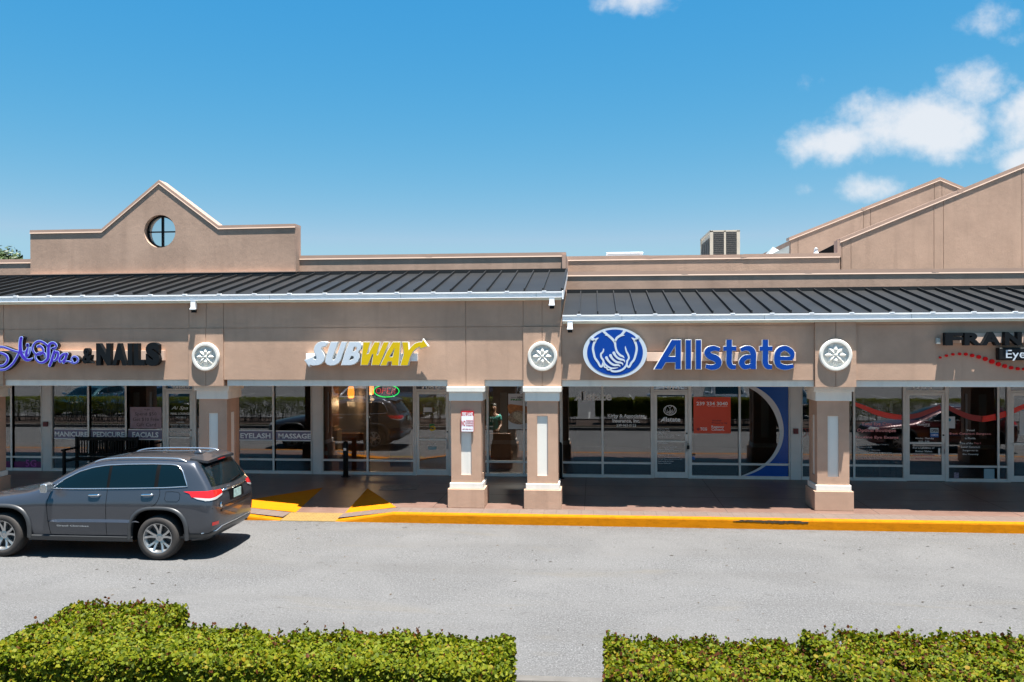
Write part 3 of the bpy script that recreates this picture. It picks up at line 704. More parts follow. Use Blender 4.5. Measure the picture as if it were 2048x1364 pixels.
for a_,c_ in ((x0+.10,cm-.03),(cm+.03,x1-.10)):
    gr=MB().box(a_,c_,27.005,27.03,z0+.08,z1-.03)
    for i in range(24):
        z=z0+.09+i*(z1-z0-.13)/24; gr.box(a_,c_,26.998,27.006,z,z+.008)
    rel(gr.build('grille','hvacgrille'),AC)
b_=MB().box(x0+.08,x1-.08,27.1,29.2,5.4,z0); rel(b_.build('curb','galv'),AC)
for k in range(4): 
    b_=MB().box(x0-.005,x0+.03,27.3+k*.5,27.6+k*.5,z0+.15,z1-.2); rel(b_.build('side_louvre','hvacgrille'),AC)

# medallions (part of the walls)
def medallion(par,u,v,pr,r=.355):
    Y=(WY if par is LW else WR)-pr; x,z=PY(u,v,Y); m=MB()
    m.lathe([(0,-.012),(r*.76,-.012),(r*.78,-.06),(r*.80,-.066),(r*.94,-.066),(r,-.045),(r,0)],(x,Y,z),'Y',56)
    for k in range(8):
        a=math.pi/2+k*math.pi/4; ca_,sa_=math.cos(a),math.sin(a); L=r*.70; w_=r*.19
        pts=[(.03*r,0,-.04),(.42*L,w_,-.02),(.68*L,w_*.9,-.02),(L,0,-.03),(.68*L,-w_*.9,-.02),(.42*L,-w_,-.02),(.5*L,0,-.075)]
        vs=[(x+p*ca_-q*sa_,Y+d,z+p*sa_+q*ca_) for p,q,d in pts]
        m.add(vs,[(0,1,6),(1,2,6),(2,3,6),(3,4,6),(4,5,6),(5,0,6)])
    m.lathe([(r*.10,0),(r*.10,-.05),(r*.05,-.062),(0,-.064)],(x,Y,z),'Y',12)
    o=m.build('medallion','white',par,recalc=True); rel(o,par); return o
medallion(LW,412.5,713.5,.03,.33); medallion(LW,1085,712.5,.03,.33); medallion(RW,1670.5,710,.05,.345)

# ------------------------------------------------------------------ shop fronts
def xw(u): return X(u,SY,850)
TOP=3.02
def window(par,ua,ub,ml=.03,mr=.03,rail=.60,label=None):
    a,b=xw(ua),xw(ub); f=MB(); y0,y1=SY-.04,SY+.08
    f.box(a-ml,a+ml,y0,y1,WZ+.002,TOP); f.box(b-mr,b+mr,y0+.001,y1,WZ+.002,TOP)
    f.box(a+ml,b-mr,y0+.006,y1,WZ+.002,WZ+.085); f.box(a+ml,b-mr,y0+.006,y1,rail-.025,rail+.028); f.box(a+ml,b-mr,y0+.006,y1,TOP-.05,TOP)
    o=part('window',f,'alu',par,bevel=.004,seg=1)
    g=MB(); g.box(a+ml,b-mr,SY+.02,SY+.026,WZ+.085,rail-.025); g.box(a+ml,b-mr,SY+.02,SY+.026,rail+.028,TOP-.05)
    p=g.build('pane','glass'); p.parent=o; p.matrix_parent_inverse=o.matrix_world.inverted() if False else Matrix.Translation(par.location).inverted()@Matrix.Identity(4); p.matrix_parent_inverse=Matrix.Identity(4)
    return o
def door(par,ua,ub,hinge='L'):
    a,b=xw(ua),xw(ub); y0=SY-.035
    fr=MB(); zt=2.545
    fr.box(a-.045,a,SY-.045,SY+.08,WZ+.002,TOP); fr.box(b,b+.045,SY-.045,SY+.08,WZ+.002,TOP); fr.box(a,b,SY-.045,SY+.08,zt,zt+.055); fr.box(a,b,SY-.04,SY+.08,TOP-.05,TOP)
    fo=part('door_frame',fr,'alu',par,bevel=.004,seg=1)
    tg=MB().box(a,b,SY+.02,SY+.026,zt+.055,TOP-.05).build('transom_pane','glass'); tg.parent=fo
    d=MB(); s=.075; x0,x1=a+.006,b-.006; z0,z1=WZ+.012,zt-.006
    d.box(x0,x0+s,y0,y0+.05,z0,z1); d.box(x1-s,x1,y0,y0+.05,z0,z1); d.box(x0+s,x1-s,y0+.001,y0+.049,z1-.085,z1); d.box(x0+s,x1-s,y0+.001,y0+.049,z0,z0+.16)
    do=part('door',d,'alu',par,bevel=.004,seg=1)
    g=MB().box(x0+s,x1-s,y0+.02,y0+.026,z0+.16,z1-.085).build('pane','glass'); g.parent=do
    pb=MB().box(x0+.03,x1-.02,y0-.055,y0-.028,1.19,1.235).box(x0+.03,x0+.06,y0-.03,y0,1.19,1.235).box(x1-.05,x1-.02,y0-.03,y0,1.19,1.235).build('push_bar','alu'); pb.parent=do
    hx=x1-.035 if hinge=='L' else x0+.035
    h=MB().tube([(hx,y0,1.22),(hx,y0-.06,1.22),(hx,y0-.06,.95),(hx,y0,.95)],.012,8).build('handle','silver',smooth=True); h.parent=do
    k=MB().lathe([(.022,0),(.022,-.012),(0,-.013)],(hx,y0,1.42),'Y',14).build('lock','black'); k.parent=do
    return do
def pier(par,ua,ub): return part('pier',MB().box(xw(ua),xw(ub),SY-.03,SY+.2,WZ,TOP),'alupan',par,bevel=.004,seg=1)
# salon
window(LW,-110,-38); window(LW,-38,24); window(LW,24,84,mr=.012); pier(LW,85.5,103); window(LW,104.5,178,ml=.012); window(LW,178,253); window(LW,253,328,mr=.02)
door(LW,333,386)
window(LW,391,432); window(LW,432,475); window(LW,475,547.5); window(LW,547.5,623,mr=.012); pier(LW,625,644)
# sandwich shop
window(LW,645.5,735.5,ml=.012); window(LW,735.5,828,mr=.02); door(LW,833,898)
window(LW,903,975.5); window(LW,975.5,1048); window(LW,1048,1121,mr=.02)
# insurance office
window(RW,1123,1205); window(RW,1205,1303,mr=.02); door(RW,1308,1376); window(RW,1381,1479); window(RW,1479,1578,mr=.012); pier(RW,1580,1602)
window(RW,1603.5,1655,ml=.012); window(RW,1655,1707.5)
# eye clinic
window(RW,1707.5,1807,mr=.02); door(RW,1812,1889); window(RW,1894,1995.5); window(RW,1995.5,2015,mr=.02); door(RW,2020,2096); window(RW,2101,2190); window(RW,2190,2290)
# wall over and beyond the glass, and the rooms behind it
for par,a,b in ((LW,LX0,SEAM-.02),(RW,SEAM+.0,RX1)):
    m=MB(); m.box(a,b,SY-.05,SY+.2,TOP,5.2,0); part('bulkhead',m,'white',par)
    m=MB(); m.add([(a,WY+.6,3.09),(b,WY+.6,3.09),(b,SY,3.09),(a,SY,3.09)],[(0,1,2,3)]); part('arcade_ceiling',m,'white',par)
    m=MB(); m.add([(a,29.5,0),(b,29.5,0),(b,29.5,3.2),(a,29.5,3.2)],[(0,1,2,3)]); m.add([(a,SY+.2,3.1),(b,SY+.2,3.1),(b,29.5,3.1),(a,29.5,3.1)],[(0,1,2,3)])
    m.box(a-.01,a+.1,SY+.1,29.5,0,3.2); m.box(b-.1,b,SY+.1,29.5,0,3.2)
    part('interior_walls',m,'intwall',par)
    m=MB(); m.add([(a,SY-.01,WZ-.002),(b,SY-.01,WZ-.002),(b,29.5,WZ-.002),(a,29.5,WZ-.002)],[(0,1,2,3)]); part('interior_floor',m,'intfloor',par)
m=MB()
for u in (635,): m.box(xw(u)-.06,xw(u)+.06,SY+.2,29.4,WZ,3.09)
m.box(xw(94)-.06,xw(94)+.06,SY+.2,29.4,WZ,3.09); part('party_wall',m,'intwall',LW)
m=MB(); m.box(xw(1591)-.06,xw(1591)+.06,SY+.2,29.4,WZ,3.09); part('party_wall',m,'intwall',RW)
for u0 in (LX0,): part('side_wall',MB().box(LX0-.2,LX0,WY,30,0,5.6),'stucco',LW)
part('side_wall',MB().box(RX1,RX1+.2,WY,30,0,5.6),'stucco',RW)
for u0,u1 in ((-300,-110),): part('end_panel',MB().box(LX0,xw(-110)-.03,SY-.03,SY+.1,WZ,TOP),'stucco',LW)
part('end_panel',MB().box(xw(2290)+.03,RX1,SY-.03,SY+.1,WZ,TOP),'stucco',RW)

# joints, scratches and the rough patch in the walkway
jn=MB(); z=WZ+.0035; rj=random.Random(8)
yl=PZ(1340,1022.5,WZ)[1]
x=-20
while x<16:
    l=rj.uniform(1.2,4.5)
    if not (fL[0]-.3<x+l and x<fR[0]+.3): jn.box(x,min(x+l,16),yl-.006,yl+.006,z-.002,z)
    x+=l+rj.uniform(.05,.9)
tag(jn.build('walkway_joint',simple('joint_pale',(.22,.18,.16),.8)),kind='structure',label='pale joint line along the walkway')
jn=MB()
for x in (-12.3,-9.4,-3.6,-.2,2.9,6.1,9.0): jn.box(x-.004,x+.004,yf+.02,SY-.06,z-.002,z-.0005)
for y in (20.3,21.7): jn.box(-24,fL[0]-.2,y-.004,y+.004,z-.002,z-.001); jn.box(fR[0]+.3,16,y-.004,y+.004,z-.002,z-.001)
tag(jn.build('walkway_cut_joints',simple('joint_dark',(.045,.036,.034),.8)),kind='structure',label='dark saw cuts across the walkway')
jn=MB()
for i in range(60):
    x=rj.uniform(-14,9); y=rj.uniform(19,22.7); a=rj.uniform(-.9,.9)+(math.pi/2 if rj.random()<.5 else 0); l=rj.uniform(.1,.6)
    if fL[0]<x<fR[0]: continue
    dx,dy=math.cos(a)*l,math.sin(a)*l; nx,ny=-math.sin(a)*.003,math.cos(a)*.003
    jn.add([(x-nx,y-ny,z),(x+nx,y+ny,z),(x+dx+nx*.3,y+dy+ny*.3,z),(x+dx-nx*.3,y+dy-ny*.3,z)],[(0,3,2,1)])
tag(jn.build('walkway_scratches',simple('scratch_pale',(.28,.25,.24),.8)),kind='structure',label='pale scratches on the walkway')
pp_=[PZ(u,v,WZ) for u,v in ((757,980.5),(764,977),(760,974),(778,969.5),(800,970.5),(822,969),(841,970),(836,974),(833,979.5),(810,979),(790,981))]
tag(MB().hprism(pp_,WZ+.001,WZ+.006).build('walkway_patch',simple('patch_grey',(.16,.15,.145),.6,var=.35,vscale=9)),kind='structure',label='rough pale patch in the walkway before the sandwich shop door')

rl_=random.Random(21); db=MB()
for i in range(230):
    x,y=rl_.uniform(-9,11),rl_.uniform(9.9,17.8); a=rl_.uniform(0,6.28); L=rl_.uniform(.012,.05)*(1 if y>12 else .7); w_=L*.35; c_,s_=math.cos(a),math.sin(a)
    q=lambda u,v,h: (x+c_*u*L-s_*v*w_,y+s_*u*L+c_*v*w_,h)
    db.add([q(-1,0,.004),q(0,1,.006+rl_.uniform(0,.008)),q(1,0,.004),q(0,-1,.005)],[(0,1,2,3)],rl_.choice((0,0,1)))
tag(db.build('leaf_litter',[simple('litter_dark',(.03,.024,.018),.8),simple('litter_brown',(.07,.05,.03),.8)]),'tiny dark dead leaves and grit scattered on the asphalt lane','leaf litter',kind='stuff')
# ------------------------------------------------------------------ signs on the fascia
def top(o,label,cat,group=None,at=None):
    if at is not None: reorigin(o,at)
    else:
        me=o.data; c=sum((v.co for v in me.vertices),Vector())/len(me.vertices); c.z=min(v.co.z for v in me.vertices); reorigin(o,c)
    return tag(o,label,cat,group)
FY = WY-.27          # front face plane of the channel letters (taller wing)
def zs(path,ox,oy,s): return [(ox+p[0]/s,oy+p[1]/s)+(((p[2]/s,) if len(p)>2 else ())) for p in path]

# --- sandwich shop letters: outlines in local picture units
def Zs(p): return [(590+x/7.062,660+y/7.062) for x,y in p]
SUBS=[[(130,423),(262,370),(262,405),(292,412),(300,395),(290,350),(270,320),(265,270),(280,220),(315,180),(370,160),(425,162),(470,178),(432,235),(395,238),(372,258),(385,290),(410,330),(424,375),(415,430),(380,475),(330,498),(260,505),(212,497),(200,528)]]
SUBU=[[(505,165),(612,165),(548,350),(532,395),(530,415),(548,420),(570,400),(590,350),(655,165),(738,165),(672,350),(650,420),(615,470),(560,500),(500,505),(450,490),(425,455),(430,400),(455,320)]]
SUBB=[[(765,165),(900,165),(935,180),(948,215),(935,265),(895,310),(912,340),(915,390),(890,445),(840,485),(780,500),(648,500),(700,330)],
      [(835,240),(862,242),(868,262),(850,290),(815,303)],[(795,370),(820,372),(828,390),(815,412),(790,420),(768,420)]]
SUBW=[[(960,165),(1070,165),(1020,335),(1035,330),(1120,165),(1205,165),(1158,350),(1170,345),(1250,165),(1335,165),(1195,500),(1075,500),(1100,350),(1095,345),(1030,500),(925,500)]]
SUBA=[[(1380,165),(1495,165),(1465,505),(1360,505),(1362,450),(1315,450),(1295,505),(1198,505),(1290,310)],[(1395,285),(1375,375),(1340,375)]]
SUBY=[[(1505,165),(1600,165),(1610,270),(1640,230),(1690,185),(1745,165),(1790,165),(1805,120),(1885,230),(1765,270),(1760,240),(1710,265),(1665,315),(1630,385),(1595,505),(1480,505),(1528,350),(1530,300)]]
SG=empty('wall_sign',(X(740,FY),FY,PY(740,725,FY)[1]),'white and yellow slanted SUBWAY channel letters with arrow ends','sign')
rl=lambda mb,n,mt,**k: rel(mb.build(n,mt,**k),SG)
for polys,fm in ((SUBS,'whitea'),(SUBU,'whitea'),(SUBB,'whitea'),(SUBW,'yellowa'),(SUBA,'yellowa'),(SUBY,'yellowa')):
    m=MB(); polys=[Zs(p) for p in polys]
    outline(m,polys,FY+.012,.13,0)                       # can with pale returns
    outline(m,polys,FY,.012,1,side=0,off=-.010)          # inset coloured face
    rl(m,'letter',['edgew',fm])
x0,z1=PY(612,707,WY-.12); x1,z0=PY(834,722.5,WY-.12)
rl(MB().box(x0,x1,WY-.125,WY,z0,z1),'raceway','gutter',bevel=.004)

# --- insurance letters and oval
FR=WR-.22
SA=empty('wall_sign',(X(1440,FR),FR,PY(1440,740,FR)[1]),'big blue channel letters with white edges right of the oval hands emblem','sign')
rl=lambda mb,n,mt,**k: rel(mb.build(n,mt,**k),SA)
def Za(p): return [(1160+x/3.41,640+y/3.41) for x,y in p]
def letter(polys,par_rl):
    m=MB(); outline(m,polys,FR+.012,.10,0,off=.012); outline(m,polys,FR,.0125,1,side=0); par_rl(m,'letter',['edgew','bluea'])
letter([Za([(508,334),(626,136),(688,136),(688,334),(652,334),(652,288),(584,288),(556,334)]),Za([(652,168),(652,250),(602,250)])],rl)
letter([Za([(722,136),(757,136),(757,334),(722,334)])],rl); letter([Za([(791,136),(826,136),(826,334),(791,334)])],rl)
LS={'s':[[(954,203,24),(915,193,34),(880,202,38),(868,226,40),(890,248,44),(925,262,46),(946,286,42),(935,313,38),(898,323,34),(858,314,26)]],
 't':[[(1018,134,37),(1018,240,37),(1018,290,37),(1032,317,34),(1063,321,28)],[(978,195,30),(1066,195,30)]],
 'a':[[(1096,204,24),(1130,193,32),(1163,198,38),(1181,226,40),(1182,280,38),(1182,335,38)],[(1170,250,26),(1125,257,34),(1103,288,38),(1120,318,34),(1152,316,28),(1175,300,20)]],
 'e':[[(1345,262,26),(1450,262,26)],[(1448,265,18),(1444,222,36),(1402,193,34),(1358,210,38),(1344,262,40),(1358,308,38),(1404,323,34),(1456,313,24)]]}
LS['u']=[[(x+247,y,w) for x,y,w in st] for st in LS['t']]
for ch in 'staue':
    m=MB()
    for j,st in enumerate(LS[ch]):
        st=[Za([(x,y)])[0]+(w/3.41,) for x,y,w in st]
        stroke(m,st,FR+.012+.0006*j,.10,0,n=6,add=1.6,ends=False); stroke(m,st,FR-.0006*j,.0125,1,n=6,ends=False,side=0)
    rl(m,'letter',['edgew','bluea'])
x0,z1=PY(1293,705,WR-.10); x1,z0=PY(1592,722,WR-.10)
rl(MB().box(x0,x1,WR-.10,WR,z0,z1),'raceway','raceway',bevel=.004)
OV=empty('oval_sign',(X(1230,FR),FR,PY(1230,755,FR)[1]),'oval blue and white emblem of cupped hands on the fascia','sign')
def Zo(p): return [(1140+x/10.494,640+y/10.494)+tuple(q/10.494 for q in r) for x,y,*r in p]
rl=lambda mb,n,mt,**k: rel(mb.build(n,mt,**k),OV)
ell=lambda cx,cy,rx,ry,n=72:[(cx+rx*math.cos(2*math.pi*i/n),cy+ry*math.sin(2*math.pi*i/n)) for i in range(n)]
OY=FR-.02
m=MB(); outline(m,[Zo(ell(945,688,672,530))],OY,.24,0); rl(m,'cabinet','whitea')
m=MB(); outline(m,[Zo(ell(945,680,586,482))],OY-.004,.004,0); rl(m,'face','bluea')
m=MB(); k=0
strokes=[[(690,225,55),(790,315,50),(880,390,52),(940,470,50),(955,560,40),(985,660,42),(1050,735,44),(1110,765,36),(1140,800,8)],
 [(1150,225,55),(1080,310,50),(990,370,50),(950,440,44)],
 [(740,318,14),(800,322,36),(850,350,30)],[(1140,320,14),(1080,325,34),(1030,345,30)],
 [(475,395,50),(530,430,50),(500,500,46),(482,600,46),(500,700,46),(525,795,44),(590,890,44),(630,965,40),(665,975,40),(690,920,36),(700,850,38),(660,790,40),(650,715,38),(690,670,34),(705,620,26),(697,600,6)],
 [(600,375,8),(560,395,40),(525,430,50)],
 [(1415,375,50),(1360,430,50),(1385,510,46),(1400,600,46),(1385,700,46),(1345,830,44),(1290,900,44),(1250,975,40),(1225,985,40),(1195,940,34),(1205,860,38),(1235,800,38),(1220,730,40),(1185,660,34),(1165,590,26),(1160,550,6)],
 [(1290,372,8),(1330,395,40),(1365,430,50)],
 [(1195,860,30),(1190,930,38),(1140,1010,40),(1060,1060,40),(960,1080,40),(880,1070,40),(850,1045,20)],
 [(700,860,34),(730,920,34),(790,975,34),(860,1010,34),(930,1012,26),(1010,1000,8)],
 [(712,940,26),(725,985,30),(760,1000,26)],[(770,995,26),(790,1040,30),(840,1045,26)],[(850,1035,24),(880,1025,20)],
 [(765,790,60),(800,850,46),(860,910,44),(930,945,44),(1000,945,40),(1045,960,24),(1045,985,5)],
 [(850,745,60),(880,800,46),(930,850,44),(990,885,44),(1060,895,40),(1105,920,26),(1100,955,5)],
 [(920,690,60),(950,745,46),(1000,795,44),(1060,825,44),(1115,835,38),(1145,860,22),(1142,890,5)],
 [(1640-240,380,50),(1440,350,50)],[(480,410,50),(440,385,50)]]
for st in strokes:
    k+=1; stroke(m,Zo(st),OY-.007-.0004*k,.004+.0004*k,0,n=5)
rl(m,'emblem','whitea')

# --- salon letters
SP=empty('wall_sign',(X(150,FY),FY,PY(150,735,FY)[1]),'curly purple script letters with dark block NAILS on the fascia','sign')
rl=lambda mb,n,mt,**k: rel(mb.build(n,mt,**k),SP)
def Zp(p): return [(x/12.05,660+y/12.05)+tuple(q/12.05 for q in r) for x,y,*r in p]
PYY=WY-.23
sa=[[(-120,640,36),(-90,560,40),(0,552,44),(90,580,48),(160,630,50),(185,710,50),(150,790,48),(80,850,44),(0,865,40),(-90,830,34)],
    [(-160,440,20),(-60,412,34),(60,408,36),(180,445,36),(300,490,36),(400,520,38),(480,535,34),(600,515,14)],
    [(-100,950,26),(20,962,40),(130,945,44),(230,880,46),(320,790,46),(400,660,46),(455,540,46),(480,430,48),(495,300,60),(515,190,62)],
    [(500,200,66),(490,320,76),(490,430,84),(510,560,80),(560,650,74),(630,715,66),(710,720,50),(778,680,14)],
    [(660,360,70),(662,372,70)],[(672,425,26),(640,520,64),(628,590,64),(645,635,40),(690,590,30),(718,500,30),(722,425,20)]]
ss=[[(910,395,50),(960,385,50),(1020,430,44),(1040,500,40),(1000,570,40),(920,595,34),(850,570,34),(800,510,38),(785,430,40),(810,350,40),(870,290,40),(950,268,42),(1040,300,44),(1110,350,46),(1150,380,46)],
    [(1340,440,26),(1250,445,34),(1345,410,34),(1350,360,42),(1290,310,46),(1220,320,56),(1175,380,70),(1165,470,76),(1165,580,76),(1150,680,66),(1090,750,60),(1010,785,48),(930,770,36),(870,710,32),(855,640,32),(880,580,32),(960,545,36),(1040,550,44),(1080,590,44),(1085,650,14)]]
pp=[[(1310,515,60),(1270,640,64),(1235,760,64),(1195,855,62)],[(1305,560,30),(1370,530,50),(1400,570,56),(1385,650,56),(1340,720,46),(1270,750,20)],
    [(1620,585,40),(1540,575,44),(1470,630,56),(1430,710,56),(1445,770,40),(1500,750,30),(1570,670,26)],[(1610,575,50),(1580,660,56),(1545,750,52),(1530,792,40)],
    [(1560,765,24),(1640,752,22),(1720,785,26),(1790,800,30),(1860,770,32),(1880,700,30),(1830,645,28),(1760,645,28),(1725,700,26),(1750,765,24)]]
for grp in (sa,ss,pp):
    m=MB()
    for i,st in enumerate(grp):
        stroke(m,Zp(st),PYY+.006+.0005*i,.13,0,n=5,add=22/12.05); stroke(m,Zp(st),PYY+.003-.0004*i,.0045,2,n=5,add=20/12.05); stroke(m,Zp(st),PYY-.002-.0004*i,.004,1,n=5,add=-8/12.05)
    rl(m,'letter',['signret','purple','paleblue'])
for s_,u0,v0,u1,v1,b in (('&',164,696,184,727,.03),('N',192,686.5,221,731,.07),('A',224,686.5,252,731,.06),('I',255,686.5,264,731,.06),('L',268,686.5,289,731,.06),('S',291,685,319,732,.07)):
    m=MB(); text(m,s_,u0,v0,u1,v1,PYY+.01,.13,bold=b,m=0,res=6); rl(m,'letter','signdark')
x0,z1=PY(-160,702,WY-.1); x1,z0=PY(327,721,WY-.1)
rl(MB().box(x0,x1,WY-.10,WY,z0,z1),'raceway','raceway',bevel=.004)

# --- eye clinic letters
EF=WR-.24
SE=empty('wall_sign',(X(2040,EF),EF,PY(2040,740,EF)[1]),'dark wide block letters over a black plate and a row of red dots','sign')
rl=lambda mb,n,mt,**k: rel(mb.build(n,mt,**k),SE)
Ze=lambda x,y:(1840+x/9.846,650+y/9.846)
for s_,x0,x1 in (('F',500,850),('R',880,1220),('A',1215,1600),('N',1675,2010),('T',2120,2420),('Z',2450,2760)):
    a=Ze(x0,150 if s_ in 'FR' else 135); b=Ze(x1,402); m=MB(); text(m,s_,a[0],a[1],b[0],b[1],EF,.14,bold=.05,res=5); rl(m,'letter','signdark')
a=Ze(1560,445); b=Ze(2900,695); x0,z1=PY(a[0],a[1],EF+.04); x1,z0=PY(b[0],b[1],EF+.04)
rl(MB().box(x0,x1,EF+.04,WR-.02,z0,z1),'name_plate','signret',bevel=.03,seg=4)
m=MB(); a=Ze(1695,490); b=Ze(2680,700); text(m,'EyeCare',a[0],a[1],b[0],b[1],EF+.028,.012,bold=.0,res=5); rl(m,'plate_lettering','whitea')
x0,z1=PY(Ze(480,165)[0],Ze(0,165)[1],WR-.1); x1,z0=PY(2160,Ze(0,345)[1],WR-.1)
rl(MB().box(x0,x1,WR-.1,WR,z0,z1),'raceway','raceway')
x0,z1=PY(*Ze(325,255),WR-.08); x1,z0=PY(*Ze(405,375),WR-.08); rl(MB().box(x0,x1,WR-.08,WR,z0,z1),'switch_box','galv',bevel=.006)
for x,y,r in [(408,640,22),(530,604,27),(658,578,27),(790,570,29),(913,575,32),(1038,600,37),(1168,629,40),(1295,668,44),(1426,720,49),(1554,772,45),(1680,809,41),(1808,842,37),(1936,861,34),(2060,868,30),(2190,866,27),(2310,850,24)]:
    u,v=Ze(x,y); xx,zz=PY(u,v,WR-.05); rr_=(PY(u+r/9.846,v,WR-.05)[0]-xx)
    rl(MB().lathe([(0,-.0),(rr_,0),(rr_,.05)],(xx,WR-.05,zz),'Y',28),'dot','redp')

# downspout stubs under the gutters
def stub(par,u,v0,v1):
    y=WY-.165; x,z1=PY(u,v0,y); _,z0=PY(u,v1,y); m=MB()
    m.box(x-.058,x+.058,y+.002,y+.10,z0+.05,z1+.04); m.box(x-.068,x+.062,y-.03,y+.05,z0+.03,z0+.062)
    part('downspout',m,'gutter',par,bevel=.005)
    part('downspout_outlet',MB().box(x-.05,x+.05,y+.02,y+.09,z0-.035,z0+.03),'black',par)
stub(LW,385.5,604,622); stub(LW,1103.5,599,614); stub(RW,1140,644,662)

# fire lane sign on the column
fx0,fz1=PY(922,821.5,18.66); fx1,fz0=PY(948,864,18.66); FL=empty('fire_lane_sign',((fx0+fx1)/2,18.66,fz0),'small red and white FIRE LANE no parking sign on a column','sign')
rl=lambda mb,n,mt,**k: rel(mb.build(n,mt,**k),FL)
def rrect(x0,x1,z0,z1,r,n=5):
    o=[]
    for cx,cz,a in ((x1-r,z1-r,0),(x0+r,z1-r,90),(x0+r,z0+r,180),(x1-r,z0+r,270)):
        for i in range(n+1): t=math.radians(a+90*i/n); o.append((cx+r*math.cos(t),cz+r*math.sin(t)))
    return o
rl(MB().prism(rrect(fx0,fx1,fz0,fz1,.025),18.655,18.668,0),'plate','redsign'); e_=.011
rl(MB().prism(rrect(fx0+e_,fx1-e_,fz0+e_,fz1-.115,.012),18.652,18.656,0),'white_field','signw')
m=MB(); text(m,'FIRE LANE',924.2,824.6,945.6,831.3,18.652,.003,bold=.02); rl(m,'heading','signw')
m=MB(); text(m,'NO',923.4,841,931,852,18.649,.003,bold=.02)
for i,s_ in enumerate(('PARKING','STOPPING','STANDING')): text(m,s_,932.2,840+i*4.6,946.3,843.2+i*4.6,18.649,.003,bold=.01)
text(m,'CITY ORD. NO. 67',925,857.2,945.5,859.3,18.649,.003,bold=.01); rl(m,'lettering','redsign')

# fire alarm boxes
for u,v,par,l in ((92.5,848,LW,'dark red alarm box on the pier by the salon window'),(1591,862,RW,'dark red alarm box on the pier right of the insurance office')):
    x,z=PY(u,v,SY-.03); o=MB().box(x-.06,x+.06,SY-.10,SY-.03,z-.07,z+.07).box(x-.03,x+.03,SY-.108,SY-.10,z-.045,z-.005).build('fire_alarm','alarm',bevel=.006)
    top(o,l,'fire alarm','fire alarm boxes on the piers',(x,SY-.03,z))

# ------------------------------------------------------------------ lettering and papers on the glass
GYY=SY+.014
def lett(items,label,cat='window lettering',name='window_lettering',mats=('vinyl',),Y=GYY):
    m=MB()
    for it in items:
        s_,u0,v0,u1,v1=it[:5]; k=it[5] if len(it)>5 else {}
        text(m,s_,u0,v0,u1,v1,Y,.0015,**k)
    return top(m.build(name,list(mats)),label,cat)
def card(u0,v0,u1,v1,mat,name,label,cat,Y=GYY,th=.003,pts=None):
    x0,z1=PY(u0,v0,Y); x1,z0=PY(u1,v1,Y); return top(MB().box(x0,x1,Y,Y+th,z0,z1).build(name,mat),label,cat)
def banner(u0,u1,v0,v1,word,w0,w1,h0,h1,label):
    E=empty('window_banner',(X((u0+u1)/2,GYY),GYY,PY(u0,v1,GYY)[1]),label,'banner','lilac service banners across the salon windows')
    x0,z1=PY(u0,v0,GYY); x1,z0=PY(u1,v1,GYY)
    rel(MB().box(x0,x1,GYY,GYY+.003,z0,z1).build('strip','lilac'),E)
    rel(MB().box(x0,x1,GYY-.002,GYY,z1-.028,z1).box(x0,x1,GYY-.002,GYY,z0,z0+.028).build('border','vinyldim'),E)
    m=MB(); text(m,word,w0,h0,w1,h1,GYY-.003,.002,bold=.03); rel(m.build('lettering','vinyl'),E)
banner(108,176,857,878.5,'MANICURE',109.5,175,863,873.5,'lilac window banner reading MANICURE')
banner(181,250.5,857.5,879,'PEDICURE',186,249,863.3,874.3,'lilac window banner reading PEDICURE')
banner(256,324,858,880,'FACIALS',264.5,317,864,875,'lilac window banner reading FACIALS')
banner(475,545,860,881.5,'EYELASH',480.5,541,866,877,'lilac window banner reading EYELASH')
banner(551.5,624,861,882.5,'MASSAGE',556.5,622,867,877.5,'lilac window banner reading MASSAGE')
PK=empty('window_poster',(X(291,GYY),GYY,PY(291,857,GYY)[1]),'pink gift card poster in the salon window above FACIALS','poster')
x0,z1=PY(260,814,GYY); x1,z0=PY(323,857,GYY); rel(MB().box(x0,x1,GYY,GYY+.003,z0,z1).build('sheet','pinkp'),PK)
m=MB()
for s_,u0,v0,u1,v1 in (('Spend $50',270,824.5,313,833),('Get $10 Free',266,835,318,843),('Gift Card',273,845.5,312,853)): text(m,s_,u0,v0,u1,v1,GYY-.003,.002,bold=.0)
text(m,'Ai Spa',288,817,299,821,GYY-.003,.002,shear=.3); rel(m.build('lettering','darktxt'),PK)
DY=SY-.022
lett([('Ai Spa',343,812,376,821,dict(shear=.35)),('NAIL LOUNGE',341.5,825,380,829.5,dict(bold=.02)),('343-9919',351,833,372,837),('HOURS',353,843,368,846),('MONDAY - SATURDAY',340,848.5,380,851),('9 A.M. - 7:00 P.M.',343,853,377,855.5),('WALK-INS WELCOME',339,862.5,382,865.5),('SUNDAY 11-5',353,869,368,871)],'white hours lettering on the salon glass door',Y=DY,mats=('vinyldim',))
for num,u0,u1,par,l in (('7063',344,379,LW,'salon'),('7067',843,877,LW,'sandwich shop'),('7071',1325,1358,RW,'insurance office'),('7075',1825,1864,RW,'eye clinic')):
    lett([(num,u0,767,u1,779.5 if u0<1800 else 780,dict(bold=.02))],'white street number above the %s door, half hidden'%l,'street number','door_number',mats=('vinyldim',))
# magenta band with 5G in the leftmost window
x0,z1=PY(-36,922,GYY); x1,z0=PY(83,937,GYY)
FG=empty('window_strip',(x1,GYY,z0),'dark magenta band with outlined 5G low in the leftmost window','window strip')
rel(MB().box(x0,X(22,GYY),GYY,GYY+.002,z0,z1).box(X(27,GYY),x1,GYY,GYY+.002,z0,z1).build('strip','magenta'),FG)
m=MB(); text(m,'5G',51,919.5,72.5,934,GYY-.004,.002,bold=.01); rel(m.build('lettering',simple('magenta_outline',(.35,.05,.28),.4)),FG)
